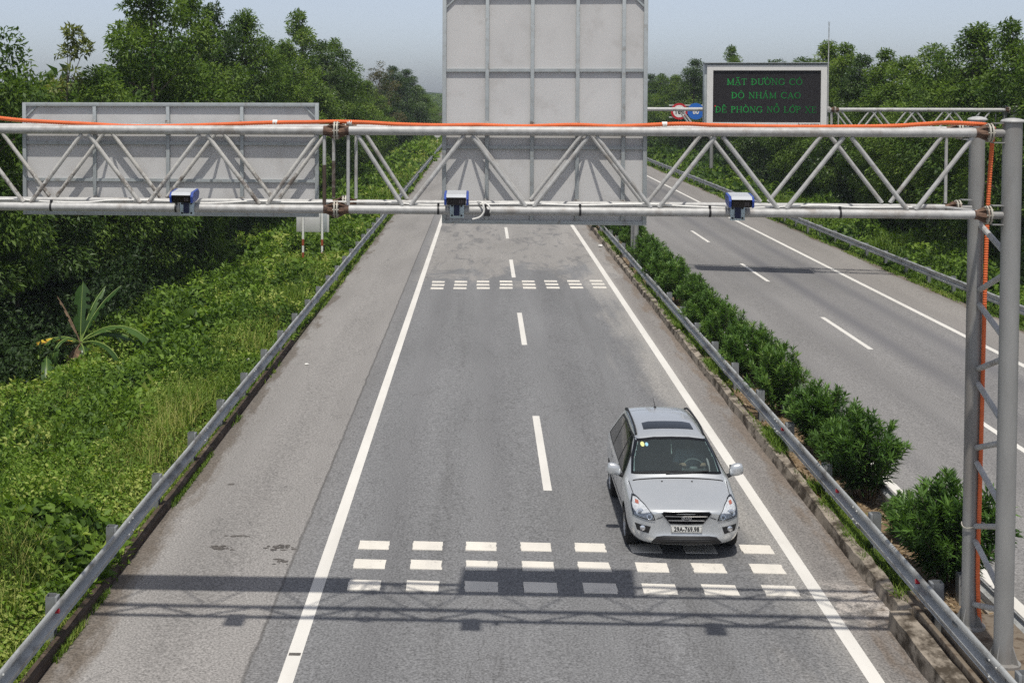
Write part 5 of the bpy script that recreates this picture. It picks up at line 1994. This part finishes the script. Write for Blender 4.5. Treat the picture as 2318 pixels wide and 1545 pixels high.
for i in range(len(rows) - 1):
    for j in range(n):
        j2 = (j + 1) % n
        bm.faces.new((rows[i][j], rows[i][j2], rows[i + 1][j2], rows[i + 1][j]))
for r_, rev in ((rows[0], False), (rows[-1], True)):
    # close the ends with quads across the section
    for a in range(n // 2 - 1 + 0):
        q = (r_[a], r_[a + 1], r_[(n - a - 1) % n], r_[(n - a) % n]) if a else (r_[0], r_[1], r_[n - 1])
        if a == n // 2 - 1:
            q = (r_[a], r_[a + 1], r_[n - a - 1])
        bm.faces.new(q if rev else q[::-1])
    a = n // 2 - 1
    q = (r_[a], r_[a + 1], r_[a + 2])
    bm.faces.new(q if rev else q[::-1])
bmesh.ops.recalc_face_normals(bm, faces=bm.faces)
cl = bm.edges.layers.float.new('crease_edge')
for i in range(len(rows) - 1):
    for j in (5, 11):            # shoulder / belt line
        e = bm.edges.get((rows[i][j], rows[i + 1][j]))
        if e:
            e[cl] = .35 if 1.0 < ST_[i][0] < 4.2 else .2
    for j in (6, 10):
        e = bm.edges.get((rows[i][j], rows[i + 1][j]))
        if e:
            e[cl] = .3
for i in (6, 9):                 # windscreen base and header
    for j in range(6, 10):
        e = bm.edges.get((rows[i][j], rows[i][j + 1]))
        if e:
            e[cl] = .5
me = bpy.data.meshes.new('cage')
bm.to_mesh(me)
bm.free()
tmp = bpy.data.objects.new('cage', me)
COL.objects.link(tmp)
md = tmp.modifiers.new('s', 'SUBSURF')
md.levels = 4
md.render_levels = 4
dg = bpy.context.evaluated_depsgraph_get()
dense = bpy.data.meshes.new_from_object(tmp.evaluated_get(dg))
bpy.data.objects.remove(tmp)
bm = bmesh.new()
bm.from_mesh(dense)
bmesh.ops.recalc_face_normals(bm, faces=bm.faces)
CARBVH = BVHTree.FromBMesh(bm)

WS = [(-.745, 1.085), (-.70, 1.29), (-.605, 1.515), (-.30, 1.55), (0, 1.556), (.30, 1.55), (.605, 1.515), (.70, 1.29), (.745, 1.085), (.40, 1.105), (0, 1.11), (-.40, 1.105)]


def inside(poly, x, y):
    c = False
    n_ = len(poly)
    for i in range(n_):
        x1, y1 = poly[i]
        x2, y2 = poly[(i + 1) % n_]
        if (y1 > y) != (y2 > y) and x < (x2 - x1) * (y - y1) / (y2 - y1) + x1:
            c = not c
    return c


WSI = [(x * .93, 1.32 + (z - 1.32) * .9) for x, z in WS]
AX = ((.90, .335), (3.60, .335))        # axle y, z
RA = .36
kill = []
for f in bm.faces:
    c = f.calc_center_median()
    if c.y < 2.1 and c.z > 1.05 and inside(WSI, c.x, c.z):
        kill.append(f)
        continue
    if abs(c.x) > .62 and c.z < .75:
        for ya, za in AX:
            if (c.y - ya) ** 2 + (c.z - za) ** 2 < RA ** 2:
                kill.append(f)
                break
bmesh.ops.delete(bm, geom=kill, context='FACES')
for v in bm.verts:                       # true up the wheel openings
    if v.is_boundary and v.co.z < .8:
        for ya, za in AX:
            d = math.hypot(v.co.y - ya, v.co.z - za)
            if d < RA * 1.25 and abs(v.co.x) > .6:
                v.co.y = ya + (v.co.y - ya) * RA / d
                v.co.z = za + (v.co.z - za) * RA / d
body_me = bpy.data.meshes.new('body')
bm.to_mesh(body_me)
bm.free()
bpy.data.meshes.remove(dense)
car = thing('car', 'silver compact people carrier driving towards the viewer on the right-hand lane', 'car', tuple(CARM.translation))
car.rotation_euler = (0, -.02, 0)
W[car.name] = Vector((0, 0, 0))         # car parts are given in the car's own coordinates
body_me.materials.append(M_PAINT)
body_me.shade_smooth()
body = bpy.data.objects.new('body', body_me)
COL.objects.link(body)
body.parent = car
W[body.name] = Vector((0, 0, 0))


def densify(poly, step):
    out = []
    for i in range(len(poly)):
        a, b = Vector(poly[i]), Vector(poly[(i + 1) % len(poly)])
        k = max(1, int((b - a).length / step))
        out += [a.lerp(b, t / k) for t in range(k)]
    return out


def cast(u, v, axis):
    """axis 'f': from the front, coords (x,z); 't': from the top, (x,y); 'l'/'r': from a side, (y,z)"""
    if axis == 'f':
        o_, d = Vector((u, -2, v)), Vector((0, 1, 0))
    elif axis == 't':
        o_, d = Vector((u, v, 4)), Vector((0, 0, -1))
    elif axis == 'l':
        o_, d = Vector((-3, u, v)), Vector((1, 0, 0))
    else:
        o_, d = Vector((3, u, v)), Vector((-1, 0, 0))
    h = CARBVH.ray_cast(o_, d)
    return h[0], h[1]


def patch(name, poly, axis, mt, off=.004, step=.03, parent=None, holes=None, angle=60):
    """a skin over part of the body that follows its surface"""
    b = densify(poly, step)
    n0 = len(b)
    pts_ = [Vector((p[0], p[1])) for p in b]
    edges = [(i, (i + 1) % n0) for i in range(n0)]
    hl = None
    if holes:
        hl = densify(holes, step)
        k = len(pts_)
        pts_ += [Vector((p[0], p[1])) for p in hl]
        edges += [(k + i, k + (i + 1) % len(hl)) for i in range(len(hl))]
    xs_ = [p.x for p in pts_]
    zs_ = [p.y for p in pts_]
    poly_t = [(p.x, p.y) for p in pts_[:n0]]
    hole_t = [(p.x, p.y) for p in hl] if hl else None
    u = min(xs_) + step / 2
    while u < max(xs_):
        v = min(zs_) + step / 2
        while v < max(zs_):
            if inside(poly_t, u, v) and not (hole_t and inside(hole_t, u, v)):
                pts_.append(Vector((u, v)))
            v += step
        u += step
    vs2, es, fs, *_ = delaunay_2d_cdt(pts_, edges, [], 0, 1e-5)
    V, ok = [], []
    for p in vs2:
        h, nr = cast(p.x, p.y, axis)
        if h is None:
            V.append(Vector((0, 0, 0)))
            ok.append(False)
        else:
            V.append(h + nr * off)
            ok.append(True)
    mb = MB()
    F_ = []
    for f in fs:
        cx = sum(vs2[i].x for i in f) / 3
        cy = sum(vs2[i].y for i in f) / 3
        if not inside(poly_t, cx, cy) or (hole_t and inside(hole_t, cx, cy)):
            continue
        if all(ok[i] for i in f):
            F_.append(tuple(f))
    mb.add(V, F_)
    return mb.build(name, mt, parent or car, angle, local=True)


def strip_on(name, line, axis, w, mt, off=.003, parent=None):
    """thin line drawn on the body (panel gaps)"""
    pl_ = []
    for a, b in zip(line[:-1], line[1:]):
        a, b = Vector(a), Vector(b)
        k = max(1, int((b - a).length / .03))
        pl_ += [a.lerp(b, t / k) for t in range(k)]
    pl_.append(Vector(line[-1]))
    vs, fs = [], []
    for i, p in enumerate(pl_):
        t = (pl_[min(i + 1, len(pl_) - 1)] - pl_[max(0, i - 1)]).normalized()
        nr2 = Vector((-t.y, t.x)) * w / 2
        for s_ in (-1, 1):
            q = p + nr2 * s_
            h, nr = cast(q.x, q.y, axis)
            if h is None:
                h, nr = (vs[-1] if vs else Vector((0, 0, 0))), Vector((0, 0, 0))
            vs.append(h + nr * off)
    for i in range(len(pl_) - 1):
        fs.append((2 * i, 2 * i + 1, 2 * i + 3, 2 * i + 2))
    mb = MB()
    mb.add(vs, fs)
    return mb.build(name, mt, parent or body, 60, local=True)


# windscreen: glass, black border
ws = patch('windscreen', WS, 'f', M_GLASS, .004, .04)
patch('border', WS, 'f', M_FRIT, .007, .03, ws, holes=[(x * .945, 1.318 + (z - 1.318) * .87) for x, z in WS])
MB().bbox(-.07, .05, 1.80, 1.83, 1.46, 1.51, .008).build('mirror', M_TRIM, ws)
for x, m_, r in ((-.50, M_STICKY, .034), (-.43, M_STICKB, .026)):
    c = [(x + r * math.cos(a), 1.455 + r * .9 * math.sin(a)) for a in np.linspace(0, 6.28, 15)[:-1]]
    patch('sticker', c, 'f', m_, .0095, .05, ws)
for a, b in (((-.70, 1.095), (-.12, 1.115)), ((-.18, 1.10), (.52, 1.125))):
    pts_ = []
    for t in np.linspace(0, 1, 9):
        h, nr = cast(a[0] + (b[0] - a[0]) * t, a[1] + (b[1] - a[1]) * t, 'f')
        pts_.append(h + nr * .022)
    MB().path(pts_, .011, 6).build('wiper', M_TRIM, car, local=True)
# roof
so = patch('sunroof', [(-.43, 2.12), (.43, 2.12), (.42, 2.50), (.30, 2.56), (-.30, 2.56), (-.42, 2.50)], 't', M_TINT, .004, .05)
strip_on('seam', [(-.56, 3.55), (.56, 3.55)], 't', .01, M_TRIM)
for s_ in (-1, 1):
    pts_ = []
    for t in np.linspace(0, 1, 22):
        y = 1.96 + t * 2.05
        x = s_ * (.575 - .03 * t)
        h, nr = cast(x, y, 't')
        lift = .012 + .045 * min(1, math.sin(math.pi * t) * 2.2)
        pts_.append(h + Vector((0, 0, lift)))
    mb = MB()
    mb.path(pts_, [.019] * 22, 8)
    mb.build('roof_rail', M_TRIM, car, 60, local=True)
h, nr = cast(-.03, 3.75, 't')
mb = MB()
mb.lathe(h, (0, 0, 1), [(-.01, .03), (.025, .018)], 12)
mb.path([h + Vector((0, 0, .02)), h + Vector((-.02, .12, .16))], [.008, .004], 6)
mb.build('antenna', M_TRIM, car, local=True)
# side glass: three panes each side
for s_, ax in ((-1, 'l'), (1, 'r')):
    patch('side_window', [(1.42, 1.03), (2.12, 1.045), (2.12, 1.50), (1.93, 1.485), (1.62, 1.27)], ax, M_TINT, .004, .05)
    patch('side_window', [(2.20, 1.045), (3.12, 1.06), (3.12, 1.515), (2.20, 1.51)], ax, M_TINT, .004, .05)
    patch('side_window', [(3.19, 1.07), (3.95, 1.10), (3.72, 1.47), (3.19, 1.51)], ax, M_TINT, .004, .05)
    patch('window_surround', [(1.34, 1.005), (4.06, 1.075), (3.8, 1.50), (3.1, 1.542), (2.0, 1.528), (1.58, 1.30)], ax, M_TRIM, .0025, .06)
    for yy in (1.30, 2.16, 3.16):
        strip_on('door_seam', [(yy, .30), (yy, .98)], ax, .012, M_TRIM)
    strip_on('door_seam', [(1.3, .30), (3.16, .30)], ax, .012, M_TRIM)
    for yy in (1.98, 2.98):
        hh = patch('door_handle', [(yy, .86), (yy + .17, .865), (yy + .17, .895), (yy, .89)], ax, M_PAINT, .018, .03)
    patch('side_moulding', [(1.34, .5), (3.1, .5), (3.1, .55), (1.34, .55)], ax, M_PAINT, .012, .06)
# bonnet lines
for s_ in (-1, 1):
    strip_on('bonnet_seam', [(s_ * .80, 1.06), (s_ * .775, .62), (s_ * .70, .44)], 't', .011, M_TRIM)
    strip_on('bonnet_seam', [(s_ * .47, .665), (s_ * .375, .70)], 'f', .012, M_TRIM)
strip_on('cowl_gap', [(-.74, 1.02), (-.4, 1.03), (0, 1.035), (.4, 1.03), (.74, 1.02)], 't', .03, M_TRIM)
for x in (-.27, .22):
    h, nr = cast(x, .93, 't')
    MB().lathe(h, nr, [(0, .016), (.014, .010)], 8).build('washer_jet', M_TRIM, body, local=True)
# headlights
HL = [(-.80, .905), (-.835, .83), (-.82, .69), (-.655, .655), (-.485, .642), (-.515, .735), (-.63, .845), (-.745, .905)]
for s_ in (-1, 1):
    pl_ = [(-s_ * x, z) for x, z in HL]
    hd = patch('headlight', pl_, 'f', M_LAMPIN, .004, .03)
    cz_ = [(sum(p[0] for p in pl_) / len(pl_)), .765]
    patch('lens', pl_, 'f', M_LAMP, .016, .03, hd)
    patch('rim', [(p[0], p[1]) for p in pl_], 'f', M_TRIM, .006, .03, hd, holes=[(cz_[0] + (p[0] - cz_[0]) * .9, cz_[1] + (p[1] - cz_[1]) * .9) for p in pl_])
    for (x, z, r) in ((.715, .745, .062), (.575, .70, .048)):
        h, nr = cast(s_ * x, z, 'f')
        mb = MB()
        mb.lathe(h + nr * .006, Vector((s_ * .25, -1, .2)), [(0, r), (.002, r), (-.004, r * .8), (.004, r * .55), (.006, r * .1)], 20)
        mb.build('lamp_bowl', M_CHROME, hd, local=True)
        mb = MB()
        mb.lathe(h + nr * .011, Vector((s_ * .25, -1, .2)), [(0, r * .5), (.002, r * .3)], 16)
        mb.build('bulb', M_RIM, hd, local=True)
    patch('indicator', [(s_ * .715, .865), (s_ * .765, .87), (s_ * .77, .835), (s_ * .72, .83)], 'f', M_AMBER, .010, .03, hd)
    fg = patch('fog_light', [(s_ * .80, .575), (s_ * .56, .54), (s_ * .595, .43), (s_ * .77, .47)], 'f', M_TRIM, .004, .03)
    h, nr = cast(s_ * .685, .51, 'f')
    MB().lathe(h + nr * .005, Vector((s_ * .1, -1, .1)), [(0, .045), (.012, .042), (.016, .02)], 16).build('lamp', M_CHROME, fg, local=True)
# grille, badge, plate, lower intake
GR = [(-.395, .765), (-.36, .79), (0, .80), (.36, .79), (.395, .765), (.265, .588), (0, .578), (-.265, .588)]
M_GRILLE = mat('grille_black', (.006, .006, .007), .9, 0, .1, .1, 20)
gr = patch('grille', GR, 'f', M_GRILLE, .005, .03)
patch('surround', GR, 'f', M_DCHROME, .012, .03, gr, holes=[(x * .972, .70 + (z - .70) * .935) for x, z in GR])
for za, hw in ((.725, .33), (.65, .285)):
    patch('bar', [(-hw, za - .008), (hw, za - .008), (hw, za + .008), (-hw, za + .008)], 'f', M_CHROME, .014, .03, gr)
h, nr = cast(0, .69, 'f')
MB_ = Matrix.Translation(h + Vector((0, -.02, 0)))
el = [(.078 * math.cos(a), .044 * math.sin(a)) for a in np.linspace(0, 6.2832, 33)[:-1]]
mb = MB()
mb.prism(el, .0, .02, MB_)
em = mb.build('emblem', M_CHROME, gr, 30, local=True)
mb = MB()
mb.prism([(x * .86, z * .8) for x, z in el], -.003, -.0005, MB_)
mb.build('emblem_field', M_TRIM, em, 30, local=True)
W[em.name] = Vector((0, 0, 0))
text_mesh('emblem_letters', 'KIA', .062, M_CHROME, em, face_front(0, h.y - .025, .69), bold=.001, sx=1.15)
py_ = min(cast(x, .50, 'f')[0].y for x in (-.2, 0, .2)) - .006
pt = MB().bbox(-.245, .245, py_ - .012, py_, .447, .562, .006).build('number_plate', M_PLATE, car, local=True)
mb = MB()
for a, b, c, d in ((-.238, .238, .551, .556), (-.238, .238, .453, .458), (-.239, -.234, .4581, .5509), (.234, .239, .4581, .5509)):
    mb.box(a, b, py_ - .014, py_ - .0121, c, d)
mb.build('plate_border', M_TRIM, pt, 0, local=True)
W[pt.name] = Vector((0, 0, 0))
text_mesh('plate_number', '29A-769.98', .098, M_BLACK, pt, face_front(0, py_ - .0135, .505), bold=.0025, sx=.86)
IN = [(-.56, .285), (-.47, .385), (-.36, .40), (.36, .40), (.47, .385), (.56, .285), (.50, .27), (-.50, .27)]
lo = patch('lower_grille', IN, 'f', M_TRIM, .005, .03)
for za in (.30, .325, .35, .375):
    patch('slat', [(-.37, za), (.37, za), (.37, za + .008), (-.37, za + .008)], 'f', M_DASH, .010, .04, lo)
# door mirrors
for s_ in (-1, 1):
    bm = bmesh.new()
    bmesh.ops.create_cube(bm, size=1)
    bmesh.ops.subdivide_edges(bm, edges=bm.edges, cuts=3, use_grid_fill=True)
    for v in bm.verts:
        u = v.co * 2
        q = Vector((u.x * math.sqrt(max(0, 1 - u.y ** 2 / 2 - u.z ** 2 / 2 + u.y ** 2 * u.z ** 2 / 3)), u.y * math.sqrt(max(0, 1 - u.x ** 2 / 2 - u.z ** 2 / 2 + u.x ** 2 * u.z ** 2 / 3)),
                    u.z * math.sqrt(max(0, 1 - u.x ** 2 / 2 - u.y ** 2 / 2 + u.x ** 2 * u.y ** 2 / 3))))
        q = q.lerp(u, .35)
        v.co = Vector((q.x * .118 * (1 - .12 * q.z), q.y * .075, q.z * .105 + (.02 * q.x * s_)))
        v.co += Vector((s_ * 1.02, 1.36, 1.115))
    mb = MB()
    bm.verts.index_update()
    mb.add([v.co.copy() for v in bm.verts], [[v.index for v in f.verts] for f in bm.faces])
    bm.free()
    mr = mb.build('door_mirror', M_PAINT, car, 60, local=True)
    MB().path([(s_ * .87, 1.36, 1.0), (s_ * .93, 1.36, 1.03), (s_ * .97, 1.36, 1.07)], [.04, .035, .04], 8).build('arm', M_TRIM, mr, local=True)
    MB().box(s_ * 1.02 - .1, s_ * 1.02 + .1, 1.428, 1.437, 1.05, 1.175).build('mirror_glass', M_TINT, mr, 0, local=True)
# wheels
for ya, za in AX:
    for s_ in (-1, 1):
        c = Vector((s_ * .80, ya, .315))
        mb = MB()
        prof = [(-.10, .2), (-.10, .28), (-.085, .305), (-.06, .315), (.06, .315), (.085, .305), (.10, .28), (.10, .2), (.085, .198), (-.085, .198), (-.10, .2)]
        mb.lathe(c, (s_, 0, 0), prof, 40)
        wh = thing('wheel', None, None)
        wh.parent = car
        W[wh.name] = Vector((0, 0, 0))
        mb.build('tyre', M_TYRE, wh, 40)
        mb = MB()
        mb.lathe(c, (s_, 0, 0), [(.04, .199), (.095, .199), (.098, .185), (.075, .178), (.05, .17)], 32)
        for k in range(5):
            a = k * 2 * math.pi / 5 + .3
            d = Vector((0, math.cos(a), math.sin(a)))
            t = Vector((0, -math.sin(a), math.cos(a)))
            i0 = c + Vector((s_ * .075, 0, 0))
            q = [i0 + d * .03 + t * .03, i0 + d * .03 - t * .03, i0 + d * .185 - t * .02 + Vector((s_ * .012, 0, 0)), i0 + d * .185 + t * .02 + Vector((s_ * .012, 0, 0))]
            back = [p - Vector((s_ * .03, 0, 0)) for p in q]
            mb.add(q + back, [(0, 1, 2, 3), (7, 6, 5, 4), (0, 4, 5, 1), (1, 5, 6, 2), (2, 6, 7, 3), (3, 7, 4, 0)])
        mb.lathe(c + Vector((s_ * .06, 0, 0)), (s_, 0, 0), [(0, .05), (.03, .045), (.034, .01)], 16)
        mb.lathe(c, (s_, 0, 0), [(-.02, .15), (.0, .15)], 24)
        mb.build('rim', M_RIM, wh, 40)
        # dark lining of the wheel opening
        mb = MB()
        vs, fs = [], []
        for k in range(25):
            a = math.pi * (k / 24) * 1.15 - .24
            for xx in (.58, .868):
                vs.append((s_ * xx, ya + math.cos(a) * RA * 1.0, za + math.sin(a) * RA * 1.0))
        for k in range(24):
            fs.append((2 * k, 2 * k + 1, 2 * k + 3, 2 * k + 2))
        mb.add(vs, fs)
        mb.box(min(s_ * .58, s_ * .57), max(s_ * .58, s_ * .57), ya - RA, ya + RA, .2, za + RA)
        mb.build('arch_liner', M_TRIM, car, 60, local=True)
MB().box(-.6, .6, .35, 4.2, .2, .24).build('underbody', M_TRIM, car, 0, local=True)
# cabin
mb = MB()
prof = [(1.10, 1.02), (1.30, 1.03), (1.52, 1.0), (1.62, .93), (1.62, .6), (1.10, .6)]
n_ = len(prof)
mb.add([(-.74, y, z) for y, z in prof] + [(.74, y, z) for y, z in prof], [tuple(range(n_)), tuple(range(2 * n_ - 1, n_ - 1, -1))] + [(i, i + n_, (i + 1) % n_ + n_, (i + 1) % n_) for i in range(n_)])
mb.bbox(.18, .58, 1.45, 1.66, .96, 1.045, .03)
mb.build('dashboard', M_DASH, car, 30, local=True)
for sx, kind in ((-.37, 0), (.37, 1)):
    mb = MB()
    mb.bbox(sx - .25, sx + .25, 1.95, 2.45, .52, .68, .05)
    R = Matrix.Translation((sx, 2.45, .62)) @ Matrix.Rotation(-.3, 4, 'X')
    mb.bbox(-.24, .24, -.06, .08, 0, .62, .05, R)
    mb.bbox(-.13, .13, -.04, .05, .66, .84, .04, R)
    mb.build('seat', M_SEAT, car, 40, local=True)
mb = MB()
mb.bbox(-.65, .65, 2.95, 3.4, .5, .68, .05)
R = Matrix.Translation((0, 3.4, .62)) @ Matrix.Rotation(-.3, 4, 'X')
mb.bbox(-.65, .65, -.06, .08, 0, .6, .05, R)
mb.build('rear_seat', M_SEAT, car, 40, local=True)
R = Matrix.Translation((.37, 1.74, 1.0)) @ Matrix.Rotation(math.radians(62), 4, 'X')
vs, fs = [], []
for i in range(28):
    a = i * 2 * math.pi / 28
    for j in range(8):
        b_ = j * math.pi / 4
        vs.append(R @ Vector(((.185 + .016 * math.cos(b_)) * math.cos(a), (.185 + .016 * math.cos(b_)) * math.sin(a), .016 * math.sin(b_))))
for i in range(28):
    for j in range(8):
        fs.append((i * 8 + j, i * 8 + (j + 1) % 8, ((i + 1) % 28) * 8 + (j + 1) % 8, ((i + 1) % 28) * 8 + j))
mb = MB()
mb.add(vs, fs)
mb.bbox(-.07, .07, -.05, .06, -.03, .02, .02, R)
mb.bbox(-.18, .18, -.018, .018, -.012, .004, .004, R)
mb.tube(R @ Vector((0, 0, -.02)), R @ Vector((0, 0, -.25)), .03, 10)
mb.build('steering_wheel', mat('wheel_grey_leather', (.11, .11, .11), .5), car, 50, local=True)
MB().box(-.33, -.05, 1.2, 1.42, 1.032, 1.037, Matrix.Rotation(.0, 4, 'Z')).build('paper', M_PAPERB, car, 0, local=True)
tg = MB()
tg.path([(0, 1.78, 1.5), (0, 1.78, 1.36), (.005, 1.78, 1.27)], [.004, .004, .012], 6)
tg.build('mirror_charm', M_PLATE, car, local=True)

# ------------------------------------------------------------------ the driver
M_SKIN = mat('skin', (.42, .26, .18), .55, 0, .4, .06, 20)
M_SHIRT = mat('pale_blue_shirt', (.68, .76, .8), .85, 0, .2, .08, 10)
M_TROUS = mat('dark_trousers', (.03, .032, .04), .9, 0, .2, .1, 10)
M_HAIR = mat('black_hair', (.008, .007, .006), .6, 0, .4, .2, 30)


def skinned(name, chains, mt, parent, sub=2):
    """chains: list of [(point, radius)...]; a chain's first point may coincide with an earlier one"""
    verts, edges, rads = [], [], []
    key = {}
    for ch in chains:
        pr = None
        for p, r in ch:
            k = tuple(round(c, 4) for c in p)
            if k not in key:
                key[k] = len(verts)
                verts.append(p)
                rads.append(r)
            i = key[k]
            if pr is not None and pr != i:
                edges.append((pr, i))
            pr = i
    me_ = bpy.data.meshes.new(name)
    me_.from_pydata(verts, edges, [])
    t_ = bpy.data.objects.new(name, me_)
    COL.objects.link(t_)
    sk = t_.modifiers.new('skin', 'SKIN')
    sk.use_smooth_shade = True
    lay = me_.skin_vertices[0].data if me_.skin_vertices else None
    if lay is None:
        bm_ = bmesh.new()
        bm_.from_mesh(me_)
        bm_.verts.layers.skin.verify()
        bm_.to_mesh(me_)
        bm_.free()
        lay = me_.skin_vertices[0].data
    for i, r in enumerate(rads):
        r = r if hasattr(r, '__len__') else (r, r)
        lay[i].radius = r
        lay[i].use_root = (i == 0)
    sb = t_.modifiers.new('sub', 'SUBSURF')
    sb.levels = sub
    sb.render_levels = sub
    dg_ = bpy.context.evaluated_depsgraph_get()
    m2 = bpy.data.meshes.new_from_object(t_.evaluated_get(dg_))
    bpy.data.objects.remove(t_)
    m2.materials.clear()
    m2.materials.append(mt)
    m2.shade_smooth()
    m2.name = name
    o_ = bpy.data.objects.new(name, m2)
    COL.objects.link(o_)
    o_.parent = parent
    return o_


drv = thing('person', 'person in a pale blue shirt at the steering wheel of the silver car', 'person', tuple(CARM @ Vector((.37, 2.28, .68))))
drv.rotation_euler = (0, -.02, 0)
off = Vector((.37, 2.28, .68))
D0 = lambda x, y, z: (x, y, z)
hips = (0, .02, .08)
chest = (0, .10, .42)
neckb = (0, .09, .54)
body_ch = [[(hips, (.15, .12)), ((0, .07, .24), (.14, .11)), (chest, (.16, .11)), (neckb, .07), ((0, .075, .61), .055), ((0, .06, .68), (.075, .085)), ((0, .055, .76), (.078, .09)), ((0, .065, .82), (.055, .065))]]
for s_ in (-1, 1):
    sh = (s_ * .185, .09, .48)
    el_ = (s_ * .25, -.12, .28)
    wr = (s_ * .175, -.40, .37)
    pm = (s_ * .165, -.475, .40)
    body_ch.append([(chest, (.16, .11)), (sh, .062), (((sh[0] + el_[0]) / 2, -.01, .37), .05), (el_, .042), ((s_ * .215, -.27, .325), .037), (wr, .027), (pm, (.036, .022))])
    for k in range(4):
        fx = s_ * (.165 - .03 + .02 * k)
        body_ch.append([(pm, (.036, .022)), ((fx, -.525, .415 + .004 * k), .0095), ((fx, -.552, .395), .0085), ((fx - s_ * .004, -.545, .372 + .003 * k), .0075)])
    body_ch.append([(pm, (.036, .022)), ((s_ * .13, -.49, .385), .011), ((s_ * .125, -.525, .375), .009)])
    kn = (s_ * .15, -.42, .09)
    body_ch.append([(hips, (.15, .12)), ((s_ * .11, -.06, .04), .09), (kn, .062), ((s_ * .14, -.58, -.14), .05), ((s_ * .13, -.68, -.33), .036), ((s_ * .13, -.78, -.36), (.04, .03))])
pb = skinned('body', body_ch, M_SKIN, drv)
sh_ch = [[((0, .02, .06), (.165, .135)), ((0, .07, .24), (.16, .13)), (chest, (.178, .128)), ((0, .09, .525), .09)]]
for s_ in (-1, 1):
    sh_ch.append([(chest, (.178, .128)), ((s_ * .185, .09, .48), .076), ((s_ * .222, -.01, .375), .066), ((s_ * .245, -.10, .295), .06)])
skinned('shirt', sh_ch, M_SHIRT, drv)
tr_ch = [[(hips, (.16, .13)), ((0, .04, .12), (.155, .125))]]
for s_ in (-1, 1):
    tr_ch.append([(hips, (.16, .13)), ((s_ * .11, -.06, .04), .10), ((s_ * .15, -.42, .09), .074), ((s_ * .14, -.58, -.14), .062), ((s_ * .13, -.67, -.31), .052)])
skinned('trousers', tr_ch, M_TROUS, drv)
skinned('hair', [[((0, .085, .735), (.083, .075)), ((0, .075, .80), (.083, .082)), ((0, .068, .845), (.06, .06))]], M_HAIR, drv)
# face: eyes, nose, mouth, ears
mb = MB()
mb.path([(0, -.025, .735), (0, -.05, .70), (0, -.03, .692)], [.01, .016, .01], 8)
for s_ in (-1, 1):
    mb.lathe((s_ * .08, .06, .725), (s_, 0, 0), [(0, .03), (.012, .026), (.015, .01)], 10)
mb.build('face_features', M_SKIN, drv, 60, local=True)
mb = MB()
for s_ in (-1, 1):
    mb.lathe((s_ * .032, -.022, .74), (0, -1, 0), [(0, .012), (.006, .007)], 10)
    mb.box(s_ * .032 - .018, s_ * .032 + .018, -.034, -.024, .757, .763)
mb.box(-.024, .024, -.03, -.02, .660, .667)
mb.build('eyes_and_mouth', M_HAIR, drv, 60, local=True)

# ------------------------------------------------------------------ summer haze: one even box of air round the whole scene
hz, nt, out = nodes('haze_air')
b = NB(nt)
pv = b.n('ShaderNodeVolumePrincipled')
pv.inputs['Color'].default_value = (.80, .88, .95, 1)
pv.inputs['Density'].default_value = .00032
pv.inputs['Anisotropy'].default_value = .2
b.l(pv.outputs[0], out.inputs['Volume'])
o = MB().box(-720, 720, -75, 1400, -4.5, 24).build('haze', hz, None, 0)
tag(o, kind='stuff')
